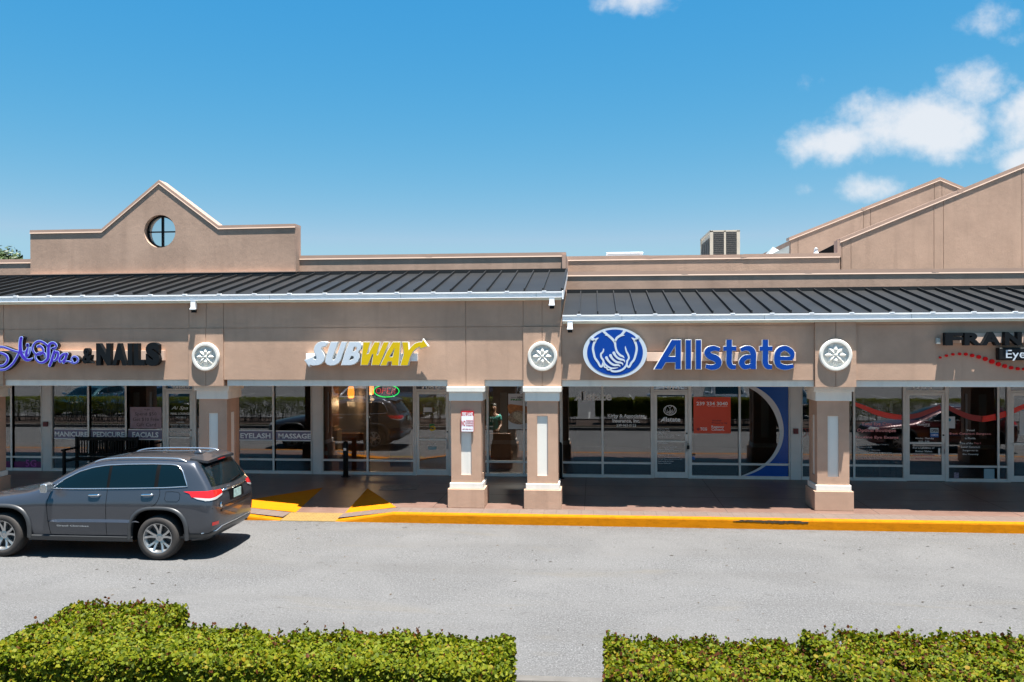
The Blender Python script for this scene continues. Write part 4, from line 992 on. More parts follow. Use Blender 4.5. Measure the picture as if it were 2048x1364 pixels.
# insurance office glass
m=MB(); text(m,'llstate',1163,783,1223.5,801,GYY,.0015,bold=.03); 
outline(m,[[(1148,801),(1162.5,783.5),(1166,783.5),(1167,801),(1162.5,801),(1162,797),(1156,797),(1153,801)],[(1161.5,787.5),(1162,794),(1157.5,794)]],GYY,.0015,0)
top(m.build('window_lettering','vinyldim'),'large faded grey name at the top of the left insurance window','window lettering')
lett([('Kirby & Associates',1215.5,828,1289,837,dict(bold=.02)),('Insurance, Inc.',1225,837.5,1280,846.5,dict(bold=.02)),('239-963-0123',1233,848,1272,853.5)],'white agency name and phone number on the insurance window')
m=MB(); text(m,'llstate',1329,834,1361,843.5,DY,.0015,bold=.03); outline(m,[[(1320.5,843.5),(1328,834.2),(1330,834.2),(1331,843.5),(1328.5,843.5),(1328,841.5),(1325,841.5),(1323.3,843.5)]],DY,.0015,0)
outline(m,[ell(1340,820.5,13,10.3,40),ell(1340,820.5,11.6,8.9,40)],DY,.0015,0)
for st in strokes[:11]+strokes[13:16]:
    stroke(m,[((1340+(x-945)/50.5),(820.5+(y-682)/52),w/56) for x,y,w in st],DY,.0015,0,n=3,ends=False)
for i,(s_,l_) in enumerate([('Stephen Kirby',22),('239-963-0123',23),('Office Hours',16),('Monday - Friday  9:00am - 5:00pm',44),('Saturday by Appointment',32),('',0),('allstate.com',17),('1-800-allstate',18),('',0),('Auto, Property, Business, Life,',38),('Annuities, Mutual Funds,',31),('Retirement & College Savings Plans',45),('',0),('Securities are offered by',30),('Personal Financial Representatives',42),('through Allstate Financial Services, LLC',48),('Registered Broker-Dealer',31),('Member FINRA, SIPC',26)]):
    if l_: v=856.5+i*4.05; text(m,s_,1316.5,v,1316.5+l_,v+2.6,DY,.0015,bold=.012,res=1)
top(m.build('window_lettering','vinyl'),'white hands emblem and small print on the insurance door','window lettering')
OP=empty('window_poster',(X(1424,GYY),GYY,PY(1424,867,GYY)[1]),'square orange leasing poster with a phone number in the insurance window','poster')
x0,z1=PY(1387,794,GYY); x1,z0=PY(1461.5,867,GYY); rel(MB().box(x0,x1,GYY,GYY+.003,z0,z1).build('sheet','orange'),OP)
m=MB(); text(m,'239 334 3040',1393,803.5,1455.5,811,GYY-.003,.002,bold=.02); text(m,'for lease information',1416,812,1455,813.6,GYY-.003,.002)
text(m,'TCG',1400.5,855,1414,861,GYY-.003,.002,bold=.03); text(m,'Regency',1423,851,1448,857.5,GYY-.003,.002,bold=.01); text(m,'Centers.',1423,856.5,1449,861.5,GYY-.003,.002,bold=.01); rel(m.build('lettering','vinyl'),OP)
m=MB(); outline(m,[[(1393,858.5),(1396.5,855),(1400,858.5),(1396.5,862)]],GYY-.003,.002); text(m,'Available',1394,798,1427,801.5,GYY-.003,.002,bold=.02); text(m,'Another',1424,839,1443,843,GYY-.003,.002,bold=.02); text(m,'Property by',1424,844,1455,848.5,GYY-.003,.002,bold=.02)
rel(m.build('dark_lettering',simple('poster_dark',(.30,.02,.02),.5)),OP)
# blue crescent graphic at the right of the insurance glass
arc=smooth_path([(1494,773.5),(1515,786),(1535,805),(1551,832),(1559,865),(1553,895),(1537,920),(1515,937),(1494,947),(1482,952)],6)
arc2=smooth_path([(1511,773.5),(1532,787),(1550,806),(1562,830),(1567.5,862),(1562,893),(1545,920),(1522,938),(1498,949),(1482,953)],6)
BGp=empty('window_graphic',(X(1540,GYY),GYY,PY(1540,952,GYY)[1]),'blue vinyl field with silver crescent on the insurance window','window graphic')
def clipband(a,b,mat,nm):
    for nm2,lo,hi in (('u',700,925.5),('l',931,954)):
        pass
    m=MB()
    outline(m,[a+b[::-1]],GYY,.0015,0); rel(m.build(nm,mat),BGp)
clipband(arc,arc2,'silverv','crescent'); clipband(arc2,[(1576.5,773.5)]*1+[(1576.5,952.8)],'bluev','blue_field')
# small stickers
card(1382.5,907,1391,911,'darktxt','sticker','small dark sticker beside the insurance door','sticker'); card(1382.5,913,1390,919,'bluesign','sticker','small blue sticker beside the insurance door, below a dark one','sticker')
# sandwich shop door and windows
card(847,815,864,824,'paper','paper_notice','small white notice high on the sandwich shop door','notice',Y=DY)
card(856,893,873,899.5,simple('pale_blue_paper',(.33,.45,.47),.6),'paper_notice','pale blue notice low on the sandwich shop door','notice',Y=DY)
lett([(s_,a,v,b,v+1.8) for s_,a,b,v in (('Hours',861,868,869),('Mon-Fri 7-10',858,871,872.5),('Sat 8-10',860,870,875.5),('Sun 9-9',860,870,878.5),('Pickup',860,869,883),('and delivery',857,872,886.5),('order online',857,872,889.5))],'faint small hours lettering low on the sandwich shop door',Y=DY,mats=('vinyldim',))
m=MB(); outline(m,[[(859,848),(869,848),(869,851),(862.5,851),(862.5,853),(859,856)]],DY,.002,0); stroke(m,[(862,853.5,2.5),(867,853.5,3),(869.5,856.5,3),(867,860,3),(862,860,3)],DY-.001,.002,1); outline(m,[[(863,856.5),(863,863),(858.5,859.7)]],DY-.002,.002,1)
top(m.build('door_decal',['green','yellowa']),'green and yellow curled arrow sticker on the sandwich shop door','sticker')
# open neon
NE=empty('open_sign',(X(773,SY+.12),SY+.12,PY(773,795,SY+.12)[1]),'neon OPEN sign glowing red in a green oval','neon sign')
for nm,mt,paths in (('green_tube','neong',[[(773+25*math.cos(a),782+12*math.sin(a)) for a in [2*math.pi*i/40 for i in range(41)]]]),
  ('red_tube','neonr',[[(757+4.5*math.cos(a),781.5+5*math.sin(a)) for a in [2*math.pi*i/16 for i in range(17)]],[(764,788),(766,776),(771,777),(770.5,781),(765,782)],[(781,776),(775,776),(774,787),(780,788)],[(774.6,782),(779,782)],[(783,788),(785,776.5),(789,788),(791,776)]])):
    m=MB()
    for p in paths: m.tube([(PY(u,v,SY+.12)[0],SY+.12,PY(u,v,SY+.12)[1]) for u,v in p],.011 if nm=='green_tube' else .008,6)
    rel(m.build(nm,mt,smooth=True),NE)
rel(MB().tube([(X(790,SY+.14),SY+.14,2.62),(X(790,SY+.14),SY+.14,3.0)],.006,5).tube([(X(757,SY+.14),SY+.14,2.62),(X(757,SY+.14),SY+.14,3.0)],.006,5).build('hanger','black'),NE)
# food poster
FP=empty('window_poster',(X(1035,GYY),GYY,PY(1035,858,GYY)[1]),'sandwich poster with NEW FRESH heading between the two columns','poster')
x0,z1=PY(1016.5,787.5,GYY); x1,z0=PY(1085,858.5,GYY); rel(MB().box(x0,x1,GYY,GYY+.003,z0,z1).build('sheet','paper'),FP)
m=MB(); text(m,'NEW',1034.5,793,1046,797,GYY-.003,.002,bold=.04); outline(m,[[(1022,794.7),(1033,794.7),(1033,795.4),(1022,795.4)]],GYY-.003,.002); outline(m,[[(1048,794.7),(1062,794.7),(1062,795.4),(1048,795.4)]],GYY-.003,.002); rel(m.build('heading','darktxt'),FP)
m=MB(); text(m,'FRESH MELTS',1021.5,797.5,1077,801.5,GYY-.003,.002,bold=.04); rel(m.build('green_heading','green'),FP)
m=MB(); outline(m,[smooth_path([(1016.8,809),(1035,810),(1060,814),(1084,822),(1084.5,845),(1060,838),(1040,832),(1020,828),(1016.8,822)],3,True)],GYY-.003,.002); rel(m.build('bread','bread'),FP)
m=MB(); outline(m,[smooth_path([(1017,832),(1030,822),(1045,822),(1060,830),(1078,836),(1084,850),(1070,852),(1055,846),(1040,849),(1025,846),(1017,840)],3,True)],GYY-.006,.002); rel(m.build('filling','meat'),FP)
m=MB(); outline(m,[smooth_path([(1030,824),(1045,828),(1052,838),(1044,846),(1034,840),(1026,833)],3,True)],GYY-.009,.002); rel(m.build('cheese',simple('cheese',(.48,.38,.25),.5,var=.4,vscale=25)),FP)
# eye clinic glass
def swoosh(pts,label,mat):
    m=MB(); stroke(m,pts,GYY,.0015,0,n=8,ends=False); return m
SW=empty('window_graphic',(X(1850,GYY),GYY,PY(1850,840,GYY)[1]),'long red ribbon swoosh across the eye clinic glass','window graphic')
rel(swoosh([(1706,806.5,6.5),(1728,815,8.5),(1753,825,10),(1780,832,10.5),(1803,834.5,9.5)],'','redv').build('ribbon','redv'),SW)
mm=MB(); stroke(mm,[(1815,834,9.5),(1835,831,9.5),(1855,824,9),(1881,813.5,8)],DY,.0015,0,n=8,ends=False); rel(mm.build('ribbon','redvd'),SW)
rel(swoosh([(1893,813,8),(1915,824,9.5),(1940,834,11),(1965,838,12)],'','redvd').build('ribbon','redvd'),SW)
rel(swoosh([(1963,838,12),(1975,837,12),(1992,833.5,11.5)],'','redv').build('ribbon','redv'),SW)
rel(swoosh([(1998,832,11.5),(2013,827,11)],'','redv').build('ribbon','redv'),SW)
mm=MB(); stroke(mm,[(2027,822,9.5),(2060,808,9),(2080,803,8)],DY,.0015,0,n=8,ends=False); rel(mm.build('ribbon','redv'),SW)
m=MB()
for s_,u0,v0,u1,v1 in (('Total Eye Care',1723,844.5,1784.5,852.5),('Optical Boutique',1714,857,1792,866),('Routine Eye Exams',1709.5,871.5,1797,879)): text(m,s_,u0,v0,u1,v1,GYY,.0015,bold=.02,m=0)
for i,(s_,w_) in enumerate([('Bladeless Laser Cataract Surgery',62),('Bladeless LASIK',29),('Treatment of Glaucoma',45),('Treatment of Macular Degeneration',68),('Treatment of Diabetic Related Eye Disease',83),('Facial & Body Rejuvenation',53)]):
    v=887.3+i*5.5; text(m,s_,1715.5,v,1715.5+w_,v+3.2,GYY,.0015,m=1,res=1); outline(m,[[(1710,v+1),(1711.2,v+1),(1711.2,v+2.2),(1710,v+2.2)]],GYY,.0015,1)
top(m.build('window_lettering',['vinylpk','vinyldim']),'pink and grey list of eye care services left of the clinic door','window lettering')
m=MB()
for s_,u0,v0,u1,v1,k in (('Welcome',1839,838.5,1856,841.5,1),('to',1846,843.7,1850,846,1),('FRANTZ',1835,847.5,1860,851.2,1),('EyeCare',1848,852,1860,853.8,1),('Monday - Thursday',1831,875,1868,879,1),('8:00 - 5:00',1837,881,1859,884.3,1),('For a Lifetime of',1826,893.5,1869,898,1),('Better Vision',1831,900.5,1864,904.5,1),('BetterVision.net',1826.5,908,1869,912,0),('239.418.0999',1830,915,1865,919,0)):
    text(m,s_,u0,v0,u1,v1,DY,.0015,bold=.015,m=k,res=1)
top(m.build('window_lettering',['vinylpk','vinyl']),'white and pink welcome lettering on the eye clinic door','window lettering')
m=MB()
for s_,u0,v0,u1,v1,k in (('Voted',1933,858.5,1949,862.5,1),('Best Cataract Surgeon',1899.5,864.8,1982,871,0),('in Florida',1930,874.5,1951,878.5,1),('One of the',1920,884.5,1946,888.5,1),('Top 5',1948,884.5,1962,889,0),('Laser Cataract',1922,891.5,1960,896,1),('Surgeons in',1925,899,1956,903.5,1),('the Country',1925,906.5,1957,911,1)):
    text(m,s_,u0,v0,u1,v1,GYY,.0015,bold=.015,m=k,res=1)
top(m.build('window_lettering',['vinylpk','vinyldim']),'pink and grey surgeon award lettering right of the clinic door','window lettering')
ON=empty('open_sign',(X(1869,DY),DY,PY(1869,874,DY)[1]),'small blue and white OPEN card on the eye clinic door','sign')
x0,z1=PY(1860.5,856,DY-.004); x1,z0=PY(1877,874.5,DY-.004); zm=PY(1868,865.5,DY-.004)[1]
rel(MB().box(x0,x1,DY-.006,DY-.003,zm,z1).build('upper_field',simple('pale_cyan',(.45,.58,.62),.5)),ON); rel(MB().box(x0,x1,DY-.006,DY-.003,z0,zm-.001).build('lower_field','bluesign'),ON)
m=MB(); text(m,'OPEN',1862,858,1876,864,DY-.009,.002,bold=.04,m=0); text(m,'COME IN',1862,868,1876,872,DY-.009,.002,bold=.02,m=1); rel(m.build('lettering',['darktxt','signw']),ON)
NT=empty('paper_notice',(X(1901,GYY),GYY,PY(1901,856.5,GYY)[1]),'white notice with a teal dot right of the eye clinic door','notice')
x0,z1=PY(1892.5,833,GYY-.004); x1,z0=PY(1910,856.5,GYY-.004); rel(MB().box(x0,x1,GYY-.006,GYY-.003,z0,z1).build('sheet','paper'),NT)
m=MB(); outline(m,[ell(1898.5,839.5,3.7,3.2,20)],GYY-.009,.002,0); text(m,'We are open',1894,845,1907,847.5,GYY-.009,.002,m=1); text(m,'please knock',1895,849,1907,851,GYY-.009,.002,m=1); rel(m.build('printing',[simple('teal_dot',(.02,.22,.32),.5),'vinyldim']),NT)
card(1968,937.5,1989,960,simple('pale_board',(.30,.42,.47),.6),'display_board','pale blue board low in the eye clinic window','board'); card(1908,945,1917.5,958.5,simple('flag_sticker',(.25,.2,.26),.5,var=.8,vscale=45),'sticker','small mottled sticker low in the eye clinic window','sticker')
card(1876.5,896,1880.5,911,'vinyldim','sticker','narrow grey sticker beside the eye clinic door handle','sticker',Y=DY)
card(2039,821,2060,871,'paper','window_poster','pale poster on the rightmost glass door','poster',Y=DY)
# glasses drawing on glass left of the right column
m=MB()
for c_ in (1607,1622): m.tube([(PY(c_+6*math.cos(a),865+8*math.sin(a),GYY)[0],GYY,PY(c_,865+8*math.sin(a),GYY)[1]) for a in [2*math.pi*i/20 for i in range(21)]],.006,4)
m.tube([(PY(1600,857,GYY)[0],GYY,PY(1600,857,GYY)[1]),(PY(1628,857,GYY)[0],GYY,PY(1628,857,GYY)[1])],.006,4)
top(m.build('window_graphic','redvd'),'thin red spectacles outline on glass left of the right column','window graphic')
# key box hanging on the insurance door handle
x,z=PY(1376,893,SY-.09); m=MB(); m.box(x-.035,x+.035,SY-.13,SY-.09,z-.07,z+.03); m.tube([(x-.02,SY-.11,z+.03),(x-.02,SY-.11,z+.09),(x+.02,SY-.11,z+.09),(x+.02,SY-.11,z+.03)],.006,6)
top(m.build('key_box','blackm'),'black key lock box hanging on the insurance door handle','lock box')

# ------------------------------------------------------------------ bollards, bench
for u,v,l in ((691.5,953.5,'black steel bollard on the walkway before the sandwich shop'),(1119.5,956.5,'black steel bollard mostly hidden behind a column')):
    bx_,by_=PZ(u,v,WZ); B=empty('bollard',(bx_,by_,WZ),l,'bollard','black bollards under the arcade')
    o=MB().lathe([(.073,0),(.073,.90),(.066,.94),(.045,.975),(0,.99)],(0,0,0),'Z',28).build('post','black',B,smooth=True)
    MB().lathe([(.13,0),(.13,.012),(.075,.014),(.075,.03)],(0,0,.001),'Z',28).build('base_plate','black',B)
    MB().box(-.035,.035,-.079,-.07,.73,.80).build('sticker','vinyl',B) if u<1000 else None
bx0,by0=PZ(137,953,WZ); by0=22.3
cx_=X(214,by0+.3,900); BN=empty('bench',(cx_,by0,WZ),'black slatted metal bench with arms before the salon','bench'); BN.scale=(1,1,1.10)
bw=.90
def bp(m,n): return m.build(n,'black',BN,bevel=.004,seg=1)
for s_ in (-1,1):
    m=MB(); m.box(s_*bw-.035,s_*bw+.035,-.32,-.25,0,.66); bp(m,'leg'); m=MB(); m.box(s_*bw-.035,s_*bw+.035,.26,.33,0,.96); bp(m,'leg')
    bp(MB().box(s_*bw-.045,s_*bw+.045,-.36,.27,.66,.70),'armrest')
    bp(MB().box(s_*bw-.03,s_*bw+.03,-.25,.26,.36,.40),'seat_bearer')
m=MB()
for i in range(6): m.box(-bw+.035,bw-.035,-.31+i*.095,-.31+i*.095+.075,.42,.445)
bp(m,'seat')
m=MB(); m.box(-bw+.035,bw-.035,.27,.31,.86,.95).box(-bw+.035,bw-.035,.27,.31,.47,.53)
for i in range(22):
    x=-bw+.075+i*(2*bw-.15)/21; m.box(x-.02,x+.02,.28,.30,.53,.86)
bp(m,'backrest')

# ------------------------------------------------------------------ inside the sandwich shop
def lamp(u,v,y,l,r=.10):
    x,z=PY(u,v,y); E=empty('pendant_lamp',(x,y,z-.16),l,'lamp','amber pendant lamps in the sandwich shop')
    pt=bpy.data.lights.new('lamp_light','POINT'); pt.energy=22; pt.color=(1,.62,.30); pt.shadow_soft_size=.12; po=bpy.data.objects.new('lamp_light',pt); COL.objects.link(po); po.parent=E; po.location=(0,0,-.16); MB().lathe([(.065,.34),(.09,.26),(r,.12),(r*.8,.0)],(0,0,0),'Z',20).build('shade','lampo',E,smooth=True); MB().tube([(0,0,.33),(0,0,3.05-z+.1)],.006,5).build('cord','black',E)
lamp(702,785,24.2,'glowing amber pendant lamp behind the left sandwich shop window'); lamp(742,779,27.2,'smaller glowing amber pendant lamp deeper in the sandwich shop',.09)
x0=xw(647); x1=xw(661)
top(MB().box(x0,x1-.12,SY+.12,SY+.75,WZ,3.08).box(x1-.12,x1,SY+.10,SY+.79,WZ,3.08).build('brown_panel','wood'),'brown wooden wall panel inside the left sandwich shop window','panel')
xx,zz=PY(654,905,SY+.2)
EX=empty('fire_extinguisher',(xx,SY+.10,zz-.2),'small red fire extinguisher behind the sandwich shop window','extinguisher')
MB().lathe([(.05,0),(.055,.02),(.055,.30),(.03,.36),(.02,.38)],(0,0,0),'Z',18).build('tank','ext',EX,smooth=True); MB().lathe([(.0565,.15),(.0565,.26)],(0,0,0),'Z',18).build('label_band','paper',EX); MB().tube([(0,0,.38),(0,0,.43),(.04,0,.45),(.06,0,.36),(.058,0,.18)],.012,6).build('hose','black',EX)
x0=xw(660); top(MB().box(x0,x0+.17,SY+.12,SY+.55,.62,1.42).box(x0,x0+.09,SY+.12,SY+.5,1.42,1.52).build('cardboard_box','card'),'brown cardboard box stacked by the window extinguisher','box')
def booth(u0,u1,y,l):
    a,b=X(u0,y,900),X(u1,y,900); E=empty('booth_seat',((a+b)/2,y,WZ),l,'seat','brown booth seats in the sandwich shop')
    MB().box(a-(a+b)/2,b-(a+b)/2,0,.09,0,1.05).build('back','wood',E,bevel=.03); MB().box(a-(a+b)/2,b-(a+b)/2,.09,.55,.0,.46).build('seat','wood',E,bevel=.02)
booth(670,728,24.0,'brown booth seat behind the left sandwich shop pane'); booth(980,1022,24.2,'brown booth seat behind glass between the twin columns')
a,b=xw(778.5),xw(820); zt_=PY(790,855,SY+.15)[1]
o=MB().box(a,b,SY+.10,SY+.13,.42,zt_).box(a,b,SY+.095,SY+.10,PY(790,878,SY+.1)[1],PY(790,876.5,SY+.1)[1]).build('tan_board','panel'); top(o,'tan board leaning inside the right sandwich shop window','board')
# curtains in the salon
for k,(u0,u1) in enumerate(((118,172),(192,246))):
    a,b=xw(u0),xw(u1); m=MB(); n=26
    P=[(a+(b-a)*i/n,SY+.35+.035*math.sin(i*1.9)) for i in range(n+1)]
    m.add([(x,y,1.30) for x,y in P]+[(x,y,3.0) for x,y in P],[(i,i+1,n+2+i,n+1+i) for i in range(n)])
    top(m.build('curtain','curtain'),['pale hanging curtain behind the MANICURE window','pale hanging curtain behind the PEDICURE window'][k],'curtain','salon curtains')
# waiting chairs in the clinic
for k,(u0,u1) in enumerate(((1712,1746),(1758,1792))):
    y=SY+.7; a,b=X(u0,y,940),X(u1,y,940); c_=(a+b)/2; h=(b-a)/2
    E=empty('waiting_chair',(c_,y,WZ),['wooden frame chair seen low in the clinic window, nearer the column','wooden frame chair seen low in the clinic window, nearer the door'][k],'chair','waiting chairs in the eye clinic')
    for sx in (-1,1):
        for yy_ in (0,.45): MB().box(sx*h-.02,sx*h+.02,yy_-.02,yy_+.02,0,.44 if yy_==0 else .85).build('leg','wood',E)
    MB().box(-h,h,-.02,.47,.42,.46).build('seat','wood',E); MB().box(-h,h,.44,.47,.55,.85).build('backrest','wood',E)

cxl,_=PY(1031,777,25.0)
CL=empty('ceiling_light',(cxl,25.0,2.92),'lit square ceiling light glimpsed above the sandwich poster','ceiling light')
MB().box(-.32,.32,-.32,.32,.0,.06).build('frame','paper',CL); MB().box(-.28,.28,-.28,.28,-.012,-.002).build('diffuser',simple('light_diffuser',(1,.95,.86),.5,emit=2.5),CL)
al=bpy.data.lights.new('ceiling_lamp_light','AREA'); al.energy=75; al.size=.5; al.color=(1,.93,.82); ao=bpy.data.objects.new('ceiling_lamp_light',al); COL.objects.link(ao); ao.parent=CL; ao.location=(0,0,-.03)
# ------------------------------------------------------------------ cars (local: x forward from the rear axle, y left, z up)
def arch_r(a,p=2.9): return 1.0/(abs(math.cos(a))**p+abs(math.sin(a))**p)**(1/p)
def lerp_tab(tab,x):
    if x<=tab[0][0]: return tab[0][1:]
    for a,b in zip(tab[:-1],tab[1:]):
        if x<=b[0]:
            t_=(x-a[0])/(b[0]-a[0]); return tuple(p+(q-p)*t_ for p,q in zip(a[1:],b[1:]))
    return tab[-1][1:]
def body_mesh(xs, rows, rear, front, crown=.06, arches=(0.0,2.915), ar=.50, cuts=True, hub=.39):
    # rows: list (bottom->top) of tables [(x, y, z)...]; first and last have y=0; second and second-last are the middle columns
    R_=len(rows); n=len(xs)
    V=[]; idx={}
    def add(key,co):
        idx[key]=len(V); V.append(co)
    for k in range(R_):
        for i in range(n):
            if i==0: x=rear[k]
            elif i==1: x=min(xs[1],xs[1]) if rear[k]<xs[1]-.03 else (rear[k]+xs[2])/2
            elif i==n-1: x=front[k]
            else: x=xs[i]
            y,z=lerp_tab(rows[k],x)
            for s_ in ((0,) if y==0 else (1,-1)):
                add((k,i,s_ if y else 0),(x,y*(s_ if s_ else 1) if y else 0,z))
    F_=[]
    g=lambda k,i,s_: idx[(k,i,s_)] if (k,i,s_) in idx else idx[(k,i,0)]
    for k in range(R_-1):
        for i in range(n-1):
            F_.append((g(k,i,1),g(k+1,i,1),g(k+1,i+1,1),g(k,i+1,1))); F_.append((g(k,i,-1),g(k,i+1,-1),g(k+1,i+1,-1),g(k+1,i,-1)))
    # rear and front caps: rows 2..R-3 are outer; columns y*.5 and 0
    for end,sg in ((0,-1),(n-1,1)):
        lo,hi=2,R_-3
        cap={}
        for k in range(lo+1,hi):
            a=V[g(k,end,1)]
            cap[(k,.5)]=len(V); V.append((a[0]+sg*crown*.62,a[1]*.72,a[2])); cap[(k,-.5)]=len(V); V.append((a[0]+sg*crown*.62,-a[1]*.72,a[2])); cap[(k,0)]=len(V); V.append((a[0]+sg*crown,0,a[2]+.0))
        def c(k,col):
            if col in (1,-1): return g(k,end,col)
            if k==lo: return g(1,end,1 if col>0 else -1) if col else g(0,end,0)
            if k==hi: return g(R_-2,end,1 if col>0 else -1) if col else g(R_-1,end,0)
            return cap[(k,col)]
        cols=[1,.5,0,-.5,-1]
        for k in range(lo,hi):
            for a,b in zip(cols[:-1],cols[1:]):
                q=(c(k,a),c(k,b),c(k+1,b),c(k+1,a))
                F_.append(q if sg>0 else q[::-1])
        # corner triangles between rows 1-2 and R-3..R-2 are closed by the ring itself
    me=bpy.data.meshes.new('cage'); me.from_pydata(V,[],F_)
    bm=bmesh.new(); bm.from_mesh(me); bmesh.ops.recalc_face_normals(bm,faces=bm.faces); bm.to_mesh(me); bm.free()
    o=bpy.data.objects.new('cage',me); COL.objects.link(o)
    ss=o.modifiers.new('s','SUBSURF'); ss.levels=3; ss.render_levels=3
    dg=bpy.context.evaluated_depsgraph_get(); sm=bpy.data.meshes.new_from_object(o.evaluated_get(dg))
    bv=BVHTree.FromPolygons([v.co.copy() for v in sm.vertices],[tuple(p.vertices) for p in sm.polygons])
    out=sm
    if cuts:
        cm=MB()
        for ax in arches:
            for s_ in (1,-1):
                cm.lathe([(ar,s_*.50),(ar,s_*1.3)],(ax,0,hub),'Y',48)
                cm.box(ax-ar*.985,ax+ar*.985,s_*.50,s_*1.3,-.2,hub-.02)
        # one cutter per piece keeps the boolean simple
        o2=bpy.data.objects.new('b',sm); COL.objects.link(o2); cut=[]
        for ax in arches:
            for s_ in (1,-1):
                m_=MB(); N_=40; pts=[(ax+arch_r(math.pi*i/N_)*ar*math.cos(math.pi*i/N_),hub+arch_r(math.pi*i/N_)*ar*math.sin(math.pi*i/N_)) for i in range(N_+1)]+[(ax-ar*.93,-.2),(ax+ar*.93,-.2)]
                y0,y1=sorted((s_*.55,s_*1.4)); m_.prism(pts,y0,y1); oo=m_.build('cut','black',recalc=True); cut.append(oo)
                b_=o2.modifiers.new('b','BOOLEAN'); b_.operation='DIFFERENCE'; b_.solver='EXACT'; b_.object=oo
        dg=bpy.context.evaluated_depsgraph_get(); out=bpy.data.meshes.new_from_object(o2.evaluated_get(dg))
        for oo in cut: bpy.data.objects.remove(oo)
        bpy.data.objects.remove(o2)
    bpy.data.objects.remove(o)
    return out,bv
def side_pt(bv,x,z,off=.004,s_=1):
    h=bv.ray_cast(Vector((x,s_*1.6,z)),Vector((0,-s_,0)))
    if h[0] is None: return Vector((x,s_*.7,z))
    return h[0]+h[1]*(off if h[1].y*s_>0 else -off)
def rear_pt(bv,y,z,off=.004):
    h=bv.ray_cast(Vector((-2,y,z)),Vector((1,0,0)))
    if h[0] is None: return Vector((-.6,y,z))
    return h[0]+h[1]*(off if h[1].x<0 else -off)
def polyf(pts):
    return lambda t_: (lambda q:q)(resamp(pts,t_))
def resamp(pts,t_):
    L=[0]
    for a,b in zip(pts[:-1],pts[1:]): L.append(L[-1]+math.dist(a,b))
    d=t_*L[-1]
    for i in range(len(pts)-1):
        if d<=L[i+1]+1e-9:
            k=(d-L[i])/max(1e-9,L[i+1]-L[i]); return tuple(p+(q-p)*k for p,q in zip(pts[i],pts[i+1]))
    return pts[-1]
def patch(lo,hi,fn,nu=24,nv=8,m=0,mb=None,flip=False):
    mb=mb or MB(); o=len(mb.v)
    for i in range(nu+1):
        a=resamp(lo,i/nu); b=resamp(hi,i/nu)
        for j in range(nv+1):
            t_=j/nv; mb.v.append(tuple(fn(a[0]+(b[0]-a[0])*t_,a[1]+(b[1]-a[1])*t_)))
    for i in range(nu):
        for j in range(nv):
            q=(o+i*(nv+1)+j,o+(i+1)*(nv+1)+j,o+(i+1)*(nv+1)+j+1,o+i*(nv+1)+j+1)
            mb.f.append(q[::-1] if flip else q); mb.m.append(m)
    return mb
def paint(name,c,flake=.6):
    m,t,b=nodemat(name); b.inputs['Base Color'].default_value=(*c,1); b.inputs['Metallic'].default_value=flake; b.inputs['Roughness'].default_value=.32
    b.inputs['Coat Weight'].default_value=1; b.inputs['Coat Roughness'].default_value=.03
    p=N(t,'ShaderNodeTexCoord').outputs['Object']; n=noise(t,p,900,1); t.links.new(ramp(t,n,[(.3,tuple(x*.85 for x in c)),(.7,tuple(min(1,x*1.2) for x in c))]),b.inputs['Base Color'])
    return m
M['carglass']=simple('car_glass',(.002,.007,.010),.03,spec=.36)
M['rubber']=simple('tyre_rubber',(.028,.024,.022),.75,bump=.3,bscale=60)
M['rim']=simple('alloy_rim',(.50,.50,.50),.3,metal=.85)
M['rimdark']=simple('alloy_pocket',(.05,.052,.055),.45,metal=.4)
M['trimgrey']=simple('lower_cladding',(.036,.038,.041),.42,metal=.2,coat=.2)
M['seam']=simple('panel_gap',(.003,.003,.0035),.6,spec=.12)
M['tail']=simple('tail_lamp_red',(.55,.008,.006),.12,coat=1)
M['clearl']=simple('clear_lens',(.36,.36,.36),.12,coat=1)
M['amber']=simple('amber_lens',(.8,.25,.02),.2)
M['satin']=simple('satin_trim',(.62,.66,.70),.22,metal=.9)
GREY=paint('metallic_grey_paint',(.056,.061,.074))

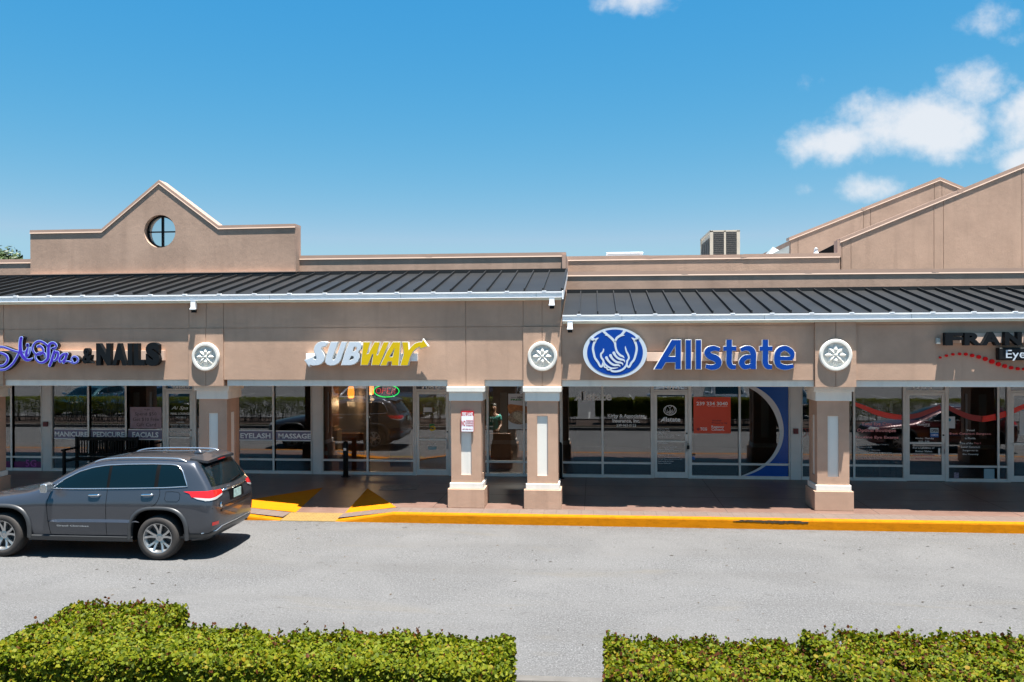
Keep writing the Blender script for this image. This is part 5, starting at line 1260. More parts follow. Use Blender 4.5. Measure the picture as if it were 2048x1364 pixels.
def wheel(par,x,y,s_,R=.388,name='wheel'):
    W=empty(name,(x,y,R)); W.parent=par
    t=MB(); w=.135
    prof=[(.245,-w*.80),(.262,-w*.97),(.30,-w*1.06),(.345,-w*1.02),(.372,-w*.88),(R-.004,-w*.62),(R,-w*.3),(R,w*.3),(R-.004,w*.62),(.372,w*.88),(.345,w*1.02),(.30,w*1.06),(.262,w*.97),(.245,w*.80)]
    t.lathe([(r,h*1.0) for r,h in prof],(0,0,0),'Y',72,cap=False); t.build('tyre','rubber',W,smooth=True)
    r=MB(); r.lathe([(.262,s_*w*.99),(.252,s_*w*.97),(.243,s_*w*.80),(.225,s_*w*.55),(.215,s_*-w*.7)],(0,0,0),'Y',64,cap=False); 
    for k in range(5):
        for sd in (-1,1):
            a0=2*math.pi*k/5+math.pi/2+sd*.10; a1=2*math.pi*k/5+math.pi/2+sd*.27
            for (ra,rb,wa,wb,ya,yb) in ((.035,.15,.021,.018,.060,.085),(.15,.247,.018,.020,.085,.118)):
                def P(rad,ww):
                    f=(rad-.035)/(.212); a=a0+(a1-a0)*f; c_=(rad*math.cos(a),rad*math.sin(a)); n_=(-math.sin(a),math.cos(a))
                    return [(c_[0]+n_[0]*ww,c_[1]+n_[1]*ww),(c_[0]-n_[0]*ww,c_[1]-n_[1]*ww)]
                A=P(ra,wa); B=P(rb,wb)
                vs=[(A[0][0],s_*ya,A[0][1]),(A[1][0],s_*ya,A[1][1]),(B[1][0],s_*yb,B[1][1]),(B[0][0],s_*yb,B[0][1])]
                vs+= [(v[0],v[1]-s_*.05,v[2]) for v in vs]
                r.add(vs,[(0,1,2,3),(4,7,6,5),(0,4,5,1),(1,5,6,2),(2,6,7,3),(3,7,4,0)])
    r.lathe([(.075,s_*.02),(.07,s_*.066),(.034,s_*.072),(.03,s_*.066),(0,s_*.066)],(0,0,0),'Y',24,cap=False)
    r.build('rim','rim',W,recalc=True,smooth=False)
    b=MB(); b.lathe([(.235,s_*-.02),(.228,s_*.01),(.0,s_*.01)],(0,0,0),'Y',40,cap=False); b.build('brake_disc','rimdark',W)
    return W

def suv(root,body_paint,detail=True):
    xs=[0,-.80,-.45,0,.5,1.0,1.45,1.85,2.2,2.55,3.0,3.4,3.70,0]
    rows=[
     [(-1,0,.30),(4,0,.30)],
     [(-1,.62,.30),(4,.62,.30)],
     [(-1,.80,.36),(-.6,.84,.31),(3.4,.84,.30),(3.9,.72,.34)],
     [(-1.02,.86,.48),(-.6,.955,.40),(.5,.95,.37),(2.3,.95,.37),(3.3,.94,.40),(3.86,.74,.46)],
     [(-1.03,.90,.62),(-.6,.965,.62),(.5,.955,.62),(2.3,.955,.62),(3.3,.955,.62),(3.88,.72,.62)],
     [(-1.02,.89,.90),(-.6,.978,.92),(.5,.974,.92),(2.3,.972,.92),(3.3,.955,.86),(3.85,.70,.78)],
     [(-1.01,.885,.98),(-.6,.974,1.0),(.5,.970,1.0),(2.3,.966,.98),(3.3,.945,.90),(3.84,.69,.81)],
     [(-.99,.86,1.08),(-.6,.948,1.10),(.5,.945,1.10),(2.0,.935,1.075),(2.55,.93,1.04),(3.3,.89,.98),(3.80,.66,.88)],
     [(-.95,.80,1.20),(-.5,.91,1.225),(.5,.915,1.215),(2.0,.90,1.19),(2.4,.86,1.13),(3.0,.82,1.07),(3.5,.76,.98),(3.74,.62,.93)],
     [(-.72,.70,1.625),(-.45,.765,1.655),(0,.785,1.675),(1.0,.785,1.665),(1.3,.785,1.63),(1.6,.79,1.53),(1.85,.80,1.41),(2.12,.82,1.27),(2.5,.70,1.14),(3.0,.66,1.09),(3.5,.58,1.0),(3.68,.5,.95)],
     [(-.70,.60,1.675),(-.45,.655,1.705),(0,.675,1.725),(1.0,.675,1.715),(1.35,.67,1.675),(1.7,.68,1.55),(2.0,.69,1.38),(2.3,.69,1.21),(2.55,.58,1.15),(3.0,.5,1.10),(3.5,.42,1.01),(3.68,.4,.96)],
     [(-.68,.45,1.695),(-.45,.48,1.725),(0,.50,1.745),(1.0,.50,1.74),(1.4,.50,1.69),(1.85,.50,1.515),(2.2,.50,1.32),(2.55,.45,1.16),(3.0,.40,1.11),(3.5,.32,1.022),(3.68,.3,.968)],
     [(-.67,0,1.71),(-.45,0,1.74),(0,0,1.765),(1.0,0,1.76),(1.45,0,1.70),(1.85,0,1.545),(2.2,0,1.37),(2.6,0,1.17),(3.0,0,1.12),(3.5,0,1.03),(3.68,0,.975)]]
    rear=[-.76,-.76,-.83,-.93,-.955,-.955,-.95,-.93,-.90,-.575,-.545,-.535,-.535]
    front=[3.75,3.75,3.78,3.86,3.88,3.86,3.85,3.82,3.76,3.70,3.70,3.70,3.70]
    me,bv=body_mesh(xs,rows,rear,front,crown=.085)
    me.materials.clear(); me.materials.append(body_paint); me.materials.append(M['seam'])
    for p in me.polygons:
        p.use_smooth=True
        c=p.center
        inarch=any(math.hypot(c.x-ax,c.z-.39)<.502*arch_r(math.atan2(c.z-.39,c.x-ax)) and abs(c.y)<.93 for ax in (0,2.915)) and c.z>.3
        p.material_index = 1 if (inarch or c.z<.33) else 0
    bo=bpy.data.objects.new('body',me); COL.objects.link(bo); bo.parent=root; me.name='body'
    # keep arch lips crisp
    me.set_sharp_from_angle(angle=math.radians(38)) if hasattr(me,'set_sharp_from_angle') else None
    def b(m,n,mt,smooth=True,par=root,**k): return m.build(n,mt,par,smooth=smooth,**k)
    belt=[(2.03,1.215),(1.4,1.225),(.5,1.245),(-.10,1.262),(-.50,1.285)]
    topw=[(2.03,1.22),(1.82,1.375),(1.55,1.51),(1.30,1.585),(1.05,1.625),(.7,1.645),(.2,1.655),(-.15,1.65),(-.28,1.63),(-.38,1.54),(-.50,1.29)]
    wins=[([(1.98,1.222),(1.5,1.23),(.98,1.24)],[(1.98,1.25),(1.79,1.375),(1.52,1.51),(1.28,1.58),(1.06,1.612),(.98,1.617)]),
          ([(.93,1.241),(.5,1.252),(.10,1.262)],[(.93,1.62),(.6,1.633),(.10,1.64)]),
          ([(.03,1.264),(-.2,1.272),(-.47,1.286)],[(.03,1.64),(-.12,1.638),(-.26,1.62),(-.36,1.52),(-.44,1.40),(-.475,1.29)])]
    for s_ in (1,-1):
        fn=lambda x,z: side_pt(bv,x,z,.005,s_)
        m=MB(); patch([(2.04,1.285)]+belt[1:],[p for p in topw],lambda x,z: side_pt(bv,x,z,.0025,s_),40,8,0,m,flip=(s_<0)); b(m,'window_surround','seam')
        for lo,hi in wins:
            m=MB(); patch(lo,hi,fn,20,8,0,m,flip=(s_<0)); b(m,'side_window','carglass')
        loop=[side_pt(bv,x,z,.006,s_) for x,z in [resamp(belt,i/30) for i in range(31)]+[resamp(topw[::-1],i/50) for i in range(1,51)]]
        b(MB().tube(loop,.010,6),'window_trim','satin')
        # panel gaps
        for pts in ([(.96,1.235),(.955,1.0),(.96,.7),(.955,.42)],[(2.02,1.19),(2.06,1.0),(2.05,.7),(2.0,.42)],[(.0,1.26),(-.02,1.13),(.05,.98),(.30,.85),(.47,.70),(.52,.45)],
                    [(2.0,.415),(1.2,.41),(.52,.415)],[(1.97,1.23),(2.02,1.19)]):
            sp2=smooth_path(pts,8); b(MB().tube([side_pt(bv,x,z,.0005,s_) for x,z in sp2],.0045,5),'panel_gap','seam')
        # handles
        for hx,hz in ((1.18,1.115),(.20,1.135)):
            P=[side_pt(bv,hx+dx,hz+dz,o_,s_) for dx,dz,o_ in ((-.10,.006,.004),(-.085,.006,.032),(0,.004,.038),(.085,0,.032),(.10,0,.004))]
            b(MB().tube(smooth_path([tuple(p) for p in P],4),.0165,8),'door_handle','chrome')
        # lower cladding, arch flares, door moulding
        m=MB(); patch([(2.42,.315),(1.5,.31),(.47,.315)],[(2.42,.395),(1.5,.395),(.47,.395)],lambda x,z: Vector((x,s_*(.968 if z>.35 else .945),z)),20,3,0,m,flip=(s_<0))
        m.add([(2.42,s_*.945,.315),(.47,s_*.945,.315),(.47,s_*.80,.30),(2.42,s_*.80,.30)],[(0,1,2,3)]); m.add([(2.42,s_*.968,.395),(.47,s_*.968,.395),(.47,s_*.93,.41),(2.42,s_*.93,.41)],[(0,1,2,3)]); b(m,'sill_cladding','trimgrey')
        for ax in (0,2.915):
            m=MB(); n_=40; a0,a1=math.radians(-3),math.radians(183)
            A=[]
            for i in range(n_+1):
                a=a0+(a1-a0)*i/n_
                for rad,yy_ in ((.495,.90),(.497,.99),(.512,.998),(.548,.988),(.56,.955)):
                    x,z=ax+rad*arch_r(a)*math.cos(a),.39+rad*arch_r(a)*math.sin(a)
                    A.append((x,s_*yy_*1.0,z))
            m.add(A,[(i*5+j,i*5+j+1,(i+1)*5+j+1,(i+1)*5+j) for i in range(n_) for j in range(4)]); b(m,'arch_flare','trimgrey')
        m=MB(); P=smooth_path([(2.05,.655),(1.9,.69),(1.5,.70),(1.0,.705),(.6,.705),(.42,.695),(.34,.665)],5); Q=[(x,z-.062*min(1,.25+min(abs(x-2.05),abs(x-.34))*4)) for x,z in P]
        m=MB(); n_=len(P)
        m.add([tuple(side_pt(bv,x,z,.002,s_)) for x,z in P]+[tuple(side_pt(bv,x,q[1]+.014,.036,s_)) for (x,z),q in zip(P,Q)]+[tuple(side_pt(bv,q[0],q[1],.002,s_)) for q in Q],[(i,i+1,n_+i+1,n_+i) for i in range(n_-1)]+[(n_+i,n_+i+1,2*n_+i+1,2*n_+i) for i in range(n_-1)])
        b(m,'door_moulding',body_paint,smooth=False)
        # roof rails
        P=[(-.40,.70,1.69),(-.28,.70,1.735),(-.1,.70,1.75),(.5,.70,1.755),(1.0,.70,1.738),(1.22,.70,1.705),(1.32,.70,1.665)]
        P=smooth_path([(x,s_*y*.985,z) for x,y,z in P],6); b(MB().tube(P,.014,8),'roof_rail','satin')
        # side part of the tail lamp and rear reflector
        m=MB(); patch([(-.60,1.105),(-.75,1.09),(-.90,1.075)],[(-.555,1.165),(-.75,1.19),(-.90,1.20)],lambda x,z: side_pt(bv,x,z,.012,s_),14,5,0,m,flip=(s_<0))
        patch([(-.70,1.07),(-.80,1.05),(-.90,1.035)],[(-.63,1.10),(-.75,1.09),(-.90,1.075)],lambda x,z: side_pt(bv,x,z,.012,s_),12,3,1,m,flip=(s_<0))
        yy0=[.86,.80,.70,.60,.50]
        patch([(s_*.905,1.07),(s_*.75,1.085),(s_*.53,1.12)],[(s_*.905,1.20),(s_*.75,1.195),(s_*.53,1.185)],lambda y,z: rear_pt(bv,y,z,.012),16,5,0,m,flip=(s_>0))
        patch([(s_*.905,1.035),(s_*.75,1.045),(s_*.56,1.09)],[(s_*.905,1.07),(s_*.75,1.085),(s_*.53,1.12)],lambda y,z: rear_pt(bv,y,z,.012),16,3,1,m,flip=(s_>0))
        b(m,'tail_light',['tail','clearl'])
        m=MB(); patch([(s_*.86,.60),(s_*.70,.60)],[(s_*.86,.66),(s_*.70,.66)],lambda y,z: rear_pt(bv,y,z,.008),6,2,0,m,flip=(s_>0)); b(m,'reflector','tail')
        # mirror
        m=MB(); pts=[(-.055,-.075),(.055,-.075),(.075,-.02),(.06,.06),(.0,.085),(-.06,.065),(-.07,-.02)]
        m.prism(pts,s_*.93 if s_<0 else .99,s_*.99 if s_<0 else 1.18); m.v=[(x+1.98,(y if s_>0 else y-.10 if y>-.95 else y-.15),z+1.27) for x,y,z in m.v]
        m.tube([(2.0,s_*.90,1.25),(2.0,s_*1.03,1.27)],.028,8); b(m,'mirror','satin',smooth=False,recalc=True,bevel=.02,seg=3)
    # fuel flap outline
    fp=[(-.36,1.19),(-.24,1.20),(-.13,1.195),(-.12,1.07),(-.16,1.03),(-.35,1.03),(-.39,1.07),(-.39,1.15),(-.36,1.19)]
    b(MB().tube([side_pt(bv,x,z,.0005,1) for x,z in fp],.004,5),'fuel_flap','seam')
    # windscreen, rear window, wiper
    fr_=lambda y,z: (lambda h: (h[0]+h[1]*.004) if h[0] is not None else Vector((2.3,y,z)))(bv.ray_cast(Vector((4.2,y,z)),Vector((-1,0,-.0))))
    m=MB(); patch([(.70,1.22),(0,1.24),(-.70,1.22)],[(.60,1.60),(0,1.66),(-.60,1.60)],fr_,20,10,0,m); b(m,'windscreen','carglass')
    m=MB(); patch([(.72,1.26),(0,1.23),(-.72,1.26)],[(.60,1.62),(0,1.65),(-.60,1.62)],lambda y,z: rear_pt(bv,y,z,.006),20,10,0,m,flip=True); b(m,'rear_window','carglass')
    b(MB().tube([rear_pt(bv,.05,1.26,.02),rear_pt(bv,-.2,1.28,.02),rear_pt(bv,-.42,1.30,.018)],.010,6),'rear_wiper','seam')
    m=MB(); P=[(-.42,.61,1.722),(-.54,.60,1.702),(-.66,.57,1.680),(-.72,.54,1.668)]
    top_=[(x,y*f,z+.02+.018*(1-abs(f))) for x,y,z in P for f in (1,.5,0,-.5,-1)]; bot_=[(x,y*f,z-.012-.004*i) for i,(x,y,z) in enumerate(P) for f in (1,.5,0,-.5,-1)]
    f_=[(i*5+j,i*5+j+1,(i+1)*5+j+1,(i+1)*5+j) for i in range(3) for j in range(4)]
    m.add(top_+bot_,f_+[tuple(20+k for k in q[::-1]) for q in f_]+[(15+j,16+j,36+j,35+j) for j in range(4)]+[(i*5,(i+1)*5,20+(i+1)*5,20+i*5) for i in range(3)]+[(i*5+4,24+i*5,29+i*5,(i+1)*5+4) for i in range(3)])
    b(m,'spoiler',body_paint,smooth=False,recalc=True)
    b(MB().box(-.728,-.722,-.14,.14,1.655,1.672),'brake_light','tail',smooth=False)
    m=MB().lathe([(.0,.06),(.012,.055),(.03,.02),(.045,0)],(0,0,0),'Z',14); m.v=[(x*2.2-.28,y*.8,z*1.2+1.748) for x,y,z in m.v]; b(m,'antenna_fin',body_paint)
    # tailgate furniture
    m=MB(); patch([(.30,.955),(0,.955),(-.30,.955)],[(.30,1.13),(0,1.13),(-.30,1.13)],lambda y,z: rear_pt(bv,y,z,.003),10,4,0,m,flip=True); b(m,'plate_recess','seam')
    pl_=rear_pt(bv,0,1.04,.014); PLm=MB().box(pl_.x-.006,pl_.x,-.155,.155,.968,1.118); plo=b(PLm,'number_plate',simple('plate_face',(.40,.55,.50),.4,var=.25,vscale=18),smooth=False)
    b(MB().tube([rear_pt(bv,y,1.155+.0*y,.012) for y in (.50,.3,0,-.3,-.50)],.014,6),'tailgate_strip','chrome')
    b(MB().tube([rear_pt(bv,y,.905,.0005) for y in (.86,.6,.3,0,-.3,-.6,-.86)],.006,5),'tailgate_gap','seam')
    m=MB(); patch([(.93,.34),(.5,.34),(0,.34),(-.5,.34),(-.93,.34)],[(.93,.47),(.6,.53),(0,.53),(-.6,.53),(-.93,.47)],lambda y,z: rear_pt(bv,y,z,.016),24,4,0,m,flip=True); b(m,'bumper_cladding','trimgrey')
    for s_ in (1,-1):
        m=MB(); patch([(-.46,.31),(-.7,.33),(-.92,.36)],[(-.46,.47),(-.7,.465),(-.92,.47)],lambda x,z: side_pt(bv,x,max(z,.37),.016,s_),10,3,0,m,flip=(s_<0)); b(m,'bumper_corner','trimgrey')
    b(MB().tube([rear_pt(bv,y,z,.018) for y,z in ((.91,.48),(.75,.50),(.60,.55),(0,.555),(-.6,.55),(-.75,.50),(-.91,.48))],.010,6),'bumper_strip','satin')
    m=MB(); patch([(.62,.80),(0,.80),(-.62,.80)],[(.62,.845),(0,.845),(-.62,.845)],lambda y,z: rear_pt(bv,y,z,.014),14,2,0,m,flip=True); b(m,'step_pad','trimgrey')
    if detail:
        # badges
        def badge(txt,w,h,place,nm):
            tm=text_raw(txt,.02,.02,0,res=2); m=MB(); xs_=[v.co.x for v in tm.vertices]; ys_=[v.co.y for v in tm.vertices]
            for v in tm.vertices: m.v.append(tuple(place((v.co.x-min(xs_))/(max(xs_)-min(xs_))*w,(v.co.y-min(ys_))/(max(ys_)-min(ys_))*h,v.co.z*.1)))
            for p in tm.polygons: m.f.append(tuple(p.vertices)); m.m.append(0)
            bpy.data.meshes.remove(tm); b(m,nm,'satin',smooth=False)
        badge('Grand Cherokee',.60,.030,lambda a,c_,d:(1.88-a,side_pt(bv,1.6,.60,.004,1).y+d,.565+c_),'door_badge')
        badge('Jeep',.17,.055,lambda a,c_,d:(rear_pt(bv,.3,1.19,.006).x-d,.32-a,1.17+c_),'tailgate_badge')
        q=rear_pt(bv,.62,.98,.012); b(MB().lathe([(.05,0),(.05,-.006),(0,-.008)],(q.x,.62,.93),'X',20),'round_badge','chrome')
    # front lamps and grille (only reflections or other views see them)
    m=MB(); 
    for s_ in (1,-1): patch([(s_*.80,.84),(s_*.50,.84)],[(s_*.76,.93),(s_*.48,.93)],fr_,8,4,0,m,flip=(s_<0))
    b(m,'headlight','clearl')
    m=MB(); patch([(.42,.70),(-.42,.70)],[(.42,.90),(-.42,.90)],fr_,10,4,0,m); b(m,'grille','seam')
    for ax in (0,2.915):
        for s_ in (1,-1): wheel(root,ax,s_*.845,s_)
    return root
def dup(root,loc,rz,label,swap=None,scale=None):
    r=root.copy(); COL.objects.link(r); r.location=loc; r.rotation_euler=(0,0,rz); r['label']=label
    if scale: r.scale=scale
    cache={}
    def cp(src,par):
        for ch in [c for c in ALL if c.parent==src]:
            d=ch.copy(); COL.objects.link(d); d.parent=par
            if swap and d.type=='MESH' and d.data.materials and d.data.materials[0]==GREY:
                key=d.data.name
                if key not in cache:
                    me=d.data.copy(); me.materials[0]=swap; cache[key]=me
                d.data=cache[key]
            cp(ch,d)
    cp(root,r); return r
SUV=empty('parked_car',(0,0,0),'dark grey metallic SUV stopped at the kerb, its rear towards the ramp','car','cars')
suv(SUV,GREY)
sc_=1.035
hx,_=PY(317,1078,14.55)
SUV.location=(X(317,14.55,1078),14.55+.845*sc_+.10,0); SUV.rotation_euler=(0,0,math.pi); SUV.scale=(sc_,sc_,sc_)
ALL=list(bpy.data.objects)
PW=paint('white_paint',(.34,.34,.34),0); PS=paint('silver_paint',(.20,.205,.21),.7); PB=paint('blue_paint',(.03,.08,.20),.5); PR_=paint('red_paint',(.07,.003,.006),.2); PK_=paint('black_paint',(.012,.012,.014),.3); PT_=paint('teal_paint',(.03,.10,.12),.5)
n_=math.pi/2
for (x,y,rz,pt,sz,lb) in ((-27.5,1.0,n_,PT_,.86,'dark teal car parked behind the western hedge row'),(-24.4,1.3,n_,PB,.84,'blue car parked beside a dark teal one behind the western hedge'),
    (-21.3,1.0,n_,PK_,.82,'black car parked behind the western hedge row'),(-12.4,.9,n_,PW,.84,'white car parked behind the long left hedge'),
    (-9.6,.7,n_,PK_,1.0,'black car parked behind the left hedge beside a white one'),(-17.0,-11.5,-n_,PK_,.95,'black car in the second parking row'),(-6.2,-11,-n_,PB,.86,'blue car in the second parking row'),
    (3.9,.9,n_,PW,.86,'white car parked behind the right hedge, mirrored in the office glass'),(6.8,.8,n_,PS,.95,'silver car parked behind the right hedge, mirrored in the office glass'),(9.8,1.0,n_,PK_,.86,'dark car parked behind the right hedge at the far right'),
    (13.5,14.9,math.pi,PR_,.9,'dark red car in the lane beyond the right edge, mirrored in the clinic glass')):
    dup(SUV,(x,y,0),rz,lb,pt,(1.0,1.0,sz))
# ------------------------------------------------------------------ hedges
def hedge(boxes,label,seed,tones,dens=10500,ztop=1.25,gaps=(),shoots=90,taper=.04):
    """boxes: (x0,x1,y0,y1); leaf shells over their union"""
    rn=random.Random(seed); cx=(boxes[0][0]+boxes[0][1])/2; cy=(boxes[0][2]+boxes[0][3])/2
    H=empty('hedge',(cx,cy,.08),label,'hedge','clipped hedges along the planting island')
    mb=MB()
    def bump(x,y): return .012*math.sin(x*3.1+seed)+.012*math.sin(x*7.3+y*5)+.014*math.sin(y*9+x*13.1)
    def inside(x,y,z):
        return any(a+.06<x<b-.06 and c+.06<y<d-.06 for a,b,c,d in boxes) and z<ztop-.10
    def leaf(p,nrm,L,tone):
        a=rn.uniform(0,6.283); t1=nrm.orthogonal().normalized(); t1=(Matrix.Rotation(a,3,nrm)@t1); t2=nrm.cross(t1)
        w=L*rn.uniform(.34,.46); fold=nrm*(w*rn.uniform(-.5,.1)); q=lambda u,v: tuple(p+t1*u*L+t2*v*w+(fold if abs(v)>.5 else Vector()))
        c=nrm*(L*rn.uniform(-.12,.05))
        pts=[q(0,0),q(.28,1.0),q(.68,.95),tuple(p+t1*L+c),q(.68,-.95),q(.28,-1.0)]
        mb.add(pts,[(0,1,2,3),(0,3,4,5)],tone)
    def tone_at(x,y,z):
        r=rn.random(); s_=0
        for i,wt_ in enumerate(tones):
            s_+=wt_
            if r<s_: return i
        return 0
    def gap(x,z): return any(((x-gx)/rx)**2+((z-gz)/rz)**2<1 for gx,gz,rx,rz in gaps)
    for (a,b,c,d) in boxes:
        faces=[('t',(b-a)*(d-c)),('f',(b-a)*.9),('k',(b-a)*.9),('l',(d-c)*.9),('r',(d-c)*.9)]
        for nm,ar in faces:
            for i in range(int(ar*dens)):
                u,v=rn.random(),rn.random(); dep=abs(rn.gauss(0,.10))
                if nm=='t': x,y,z=a+(b-a)*u,c+(d-c)*v,ztop-dep; n=Vector((0,0,1))
                else:
                    z=ztop-(ztop-.42)*v**.9; 
                    if nm=='f': x,y,n=a+(b-a)*u,c+dep,Vector((0,-1,.5))
                    elif nm=='k': x,y,n=a+(b-a)*u,d-dep,Vector((0,1,.5))
                    elif nm=='l': x,y,n=a+dep,c+(d-c)*u,Vector((-1,0,.5))
                    else: x,y,n=b-dep,c+(d-c)*u,Vector((1,0,.5))
                if any((a2+.05<x<b2-.05 and c2+.05<y<d2-.05) for a2,b2,c2,d2 in boxes if (a2,b2,c2,d2)!=(a,b,c,d)) and nm!='t': continue
                bb=bump(x,y)
                z+=bb*(1 if nm=='t' else .6); x+=0 if nm in 'tfk' else bb*.8; y+=bb*.8 if nm in 'fk' else 0
                ex=min(x-a,b-x,y-c,d-y)
                if nm=='t': z-=max(0,.07-ex)*.7
                if nm!='t' and z<.75 and rn.random()>(z-.30)/.45: continue
                if gap(x,z): continue
                if math.sin(x*5.3+y*3.1)*math.sin(x*2.2-y*7.7+z*9)>.66: continue
                n=(n+Vector((rn.uniform(-1,1),rn.uniform(-1,1),rn.uniform(-.6,.7)))*1.1).normalized()
                leaf(Vector((x,y,z)),n,rn.uniform(.017,.047),tone_at(x,y,z))
    # sprigs standing proud of the clipped top
    for i in range(shoots):
        a,b,c,d=boxes[rn.randrange(len(boxes))]; x=rn.uniform(a+.02,b-.02); y=rn.choice((d-rn.uniform(0,.12),rn.uniform(c,d)))
        if gap(x,ztop): continue
        h=rn.uniform(.03,.10); lean=Vector((rn.uniform(-.4,.4),rn.uniform(-.3,.3),1)).normalized(); base=Vector((x,y,ztop-.04+bump(x,y)))
        for k in range(rn.randint(7,10)):
            p=base+lean*(h*k/8); ang=rn.uniform(0,6.28); n=(Vector((math.cos(ang),math.sin(ang),.5))).normalized()
            leaf(p,n,rn.uniform(.024,.036),rn.choice((0,2,4,4,1,6)))
    fo=mb.build('foliage',['leaf%d'%i for i in range(8)]); rel(fo,H)
    st=MB()
    for (a,b,c,d) in boxes:
        for i in range(int((b-a)*(d-c)*26)):
            x,y=rn.uniform(a+.08,b-.08),rn.uniform(c+.1,d-.1); pts=[]
            for k in range(5):
                pts.append((x,y,.06+k*(ztop-.25)/4)); x=min(b-.04,max(a+.04,x+rn.uniform(-.09,.09))); y=min(d-.04,max(c+.04,y+rn.uniform(-.09,.09)))
            st.tube(pts,[.014,.011,.009,.006,.003],5,cap=False)
    rel(st.build('stems','twig'),H); return H
lush=[.34,.20,.20,.08,.02,.09,.06,.01]; dry=[.25,.13,.21,.10,.12,.05,.10,.04]
hedge([(-5.45,-.73,6.92,7.72),(-5.42,-4.2,7.5,8.36)],'long green clipped hedge with the raised block at its left end',1,lush,shoots=300)
hedge([(.10,1.84,6.95,7.80)],'reddish clipped hedge starting right of the hedge gap',2,dry,gaps=[(1.84,1.30,.09,.20)],shoots=120)
hedge([(1.82,9.0,6.98,8.02)],'ragged hedge right of the notch with yellow and red leaves',3,dry,dens=9000,ztop=1.285,gaps=[(1.82,1.33,.10,.20),(2.65,1.1,.06,.07),(3.1,1.17,.07,.05)],shoots=420)
# hedges outside the picture that the glass mirrors
hedge([(-29,-6.9,6.95,7.75)],'hedge row west of the picture, mirrored in the salon glass',4,lush,dens=1500,shoots=60)
hedge([(9.6,18,6.95,7.75)],'hedge row east of the picture, mirrored in the clinic glass',9,dry,dens=1500,shoots=40)

# ------------------------------------------------------------------ tree beyond the parapet
def tree(x,y,h,r,label,seed,n=9000):
    rn=random.Random(seed); T=empty('tree',(x,y,0),label,'tree','trees behind the shops')
    m=MB(); m.tube([(0,0,0),(.1,.05,h*.3),(.05,.1,h*.55),(.0,.0,h*.8)],[.28,.22,.16,.06],10)
    cl=[]
    for i in range(26):
        a=rn.uniform(0,6.28); e=rn.uniform(-.5,1.3); R_=r*rn.uniform(.5,.95); c=Vector((math.cos(a)*math.cos(e)*R_,math.sin(a)*math.cos(e)*R_,h*.68+math.sin(e)*R_*.95)); cl.append((c,rn.uniform(.45,.85)))
        m.tube([(.05,.05,h*rn.uniform(.35,.6)),tuple((c+Vector((0,0,h*.5)))/2),tuple(c)],[.08,.045,.015],6)
    rel(m.build('trunk','bark',recalc=True),T).parent=T
    T.children[0].matrix_parent_inverse=Matrix.Identity(4)
    f=MB()
    for i in range(n):
        c,s_=cl[rn.randrange(len(cl))]; d=Vector((rn.gauss(0,1),rn.gauss(0,1),rn.gauss(0,.8))).normalized()*s_*rn.uniform(.35,1.1); p=c+d
        nn=(d.normalized()+Vector((rn.uniform(-1,1),rn.uniform(-1,1),rn.uniform(0,1)))).normalized(); t1=nn.orthogonal().normalized(); t2=nn.cross(t1); L=rn.uniform(.09,.17)
        f.add([tuple(p-t1*L),tuple(p+t2*L*.4),tuple(p+t1*L),tuple(p-t2*L*.4)],[(0,1,2,3)],rn.choice((0,0,1)))
    o=f.build('crown',['tleaf','tleaf2'],T); return T
tx=X(-34,46,500); tree(tx,46,PY(0,489,46)[1]+1.25,2.3,'leafy green tree top behind the far left parapet',5)
tx=X(48,52,515); tree(tx-.4,52,PY(45,515,52)[1]+1.5,1.2,'tip of a smaller tree just left of the gable wall',6,3000)

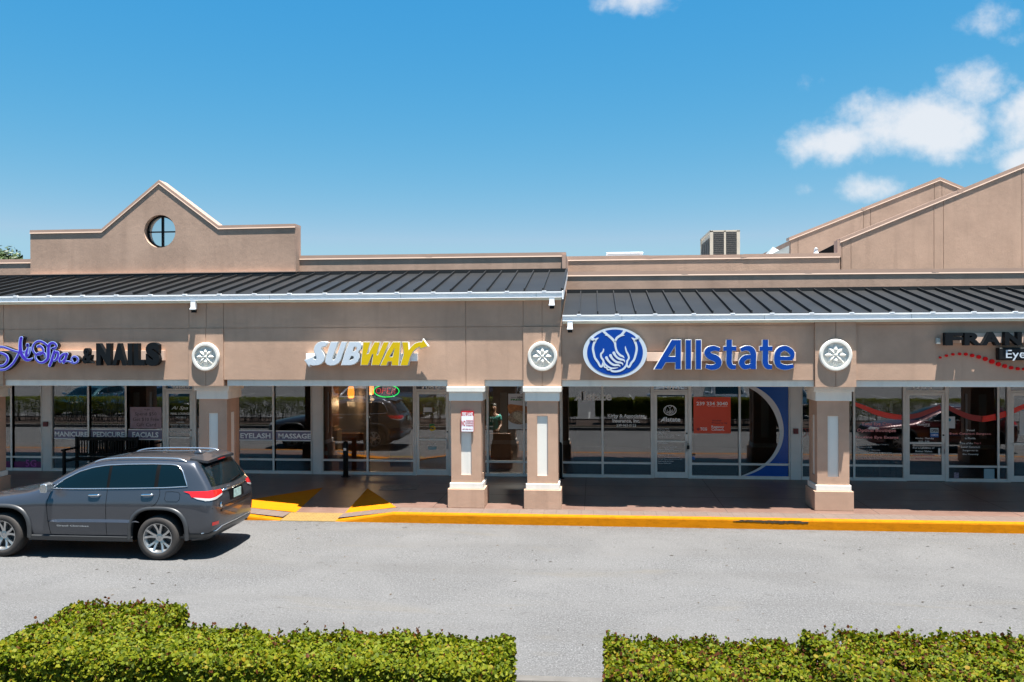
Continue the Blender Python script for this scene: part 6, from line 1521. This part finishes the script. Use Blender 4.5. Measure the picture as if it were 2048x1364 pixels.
# ------------------------------------------------------------------ shop worker behind the glass
def person(x,y,label,H=1.86):
    P_=empty('person',(x,y,WZ),label,'person')
    def skin(nm,verts,edges,rad,mt,root=0):
        me=bpy.data.meshes.new(nm); me.from_pydata(verts,edges,[]); o=bpy.data.objects.new(nm,me); COL.objects.link(o); o.parent=P_
        o.modifiers.new('s','SKIN'); me.skin_vertices[0].data[root].use_root=True
        for v,r_ in zip(me.skin_vertices[0].data,rad): v.radius=r_ if isinstance(r_,tuple) else (r_,r_)
        o.modifiers['s'].use_smooth_shade=True; ss=o.modifiers.new('ss','SUBSURF'); ss.levels=2; ss.render_levels=2
        me.materials.append(M[mt]); return o
    k=H/1.8
    V=[(0,0,.98),(0,.0,1.15),(0,-.01,1.32),(0,0,1.45),(0,0,1.53),(0,-.01,1.60),(0,-.015,1.68),(0,-.005,1.76),
       (.17,0,1.43),(.22,-.02,1.18),(.18,-.22,1.08),(.16,-.30,1.07),(-.17,0,1.43),(-.22,-.02,1.18),(-.18,-.20,1.10),(-.15,-.29,1.12),
       (.10,0,.90),(.11,-.01,.50),(.12,0,.08),(.13,-.14,.04),(-.10,0,.90),(-.11,-.01,.50),(-.12,0,.08),(-.13,-.14,.04)]
    V=[(a*k,b*k,c*k) for a,b,c in V]
    E_=[(0,1),(1,2),(2,3),(3,4),(4,5),(5,6),(6,7),(3,8),(8,9),(9,10),(10,11),(3,12),(12,13),(13,14),(14,15),(0,16),(16,17),(17,18),(18,19),(0,20),(20,21),(21,22),(22,23)]
    R_=[(.14,.10),(.13,.10),(.15,.11),(.12,.09),.064,.074,.098,.072,.062,.045,.034,.025,.062,.045,.034,.025,.085,.062,.042,.04,.085,.062,.042,.04]
    skin('body',V,E_,R_,'skin')
    Vs=[V[i] for i in (0,1,2,3)]+[V[8],((V[8][0]+V[9][0])/2*1.02,-.01,1.29*k),V[12],((V[12][0]+V[13][0])/2*1.02,-.01,1.29*k)]
    skin('shirt',Vs,[(0,1),(1,2),(2,3),(3,4),(4,5),(3,6),(6,7)],[(.165,.125),(.155,.12),(.17,.13),(.125,.10),.078,.07,.078,.07],'shirt')
    skin('trousers',[V[0],V[16],V[17],V[18],V[20],V[21],V[22]],[(0,1),(1,2),(2,3),(0,4),(4,5),(5,6)],[(.155,.12),.10,.078,.06,.10,.078,.06],'trousers')
    m=MB()
    for s_ in (1,-1):                                    # hands with five fingers
        wx,wy,wz=V[11] if s_>0 else V[15]; m.lathe([(0,.02),(.03,.015),(.036,-.03),(.03,-.075),(0,-.08)],(wx,wy,wz),'Y',10)
        for i,(dx,L) in enumerate(((-.026,.060),(-.009,.072),(.009,.068),(.026,.055))): m.tube([(wx+dx,wy-.06,wz),(wx+dx*1.1,wy-.06-L*.5,wz-.008),(wx+dx*1.1,wy-.06-L*.9,wz-.028)],[.009,.008,.006],6)
        m.tube([(wx-s_*.03,wy-.01,wz),(wx-s_*.055,wy-.04,wz-.01),(wx-s_*.058,wy-.07,wz-.02)],[.011,.009,.007],6)
    m.build('hands','skin',P_,smooth=True)
    hz=1.68*k; hy=-.02
    m=MB(); m.lathe([(0,.10),(.05,.095),(.080,.06),(.086,.01),(.080,-.03)],(0,0,0),'Z',20,cap=False); m.v=[(a*1.08,b*1.15+.02,c+hz+.035) for a,b,c in m.v]; m.build('hair','hair',P_,smooth=True)
    m=MB()
    for s_ in (1,-1): m.lathe([(0,-.008),(.009,-.005),(.011,0)],(s_*.028,hy-.075,hz+.0),'Y',8); 
    m.lathe([(0,-.006),(.018,-.003),(.024,0)],(0,hy-.072,hz-.062),'Y',10); m.build('face_features','hair',P_)
    m=MB(); m.tube([(0,hy-.07,hz+.01),(0,hy-.093,hz-.028),(0,hy-.08,hz-.036)],[.008,.014,.008],8)
    for s_ in (1,-1): m.lathe([(0,0),(.02,.006),(.012,.014)],(s_*.078,.0,hz-.01),'X',8)
    m.build('nose_and_ears','skin',P_,smooth=True); return P_
person(X(987,24.9,840),24.9,'shop worker in a teal shirt standing behind the glass between the twin columns')
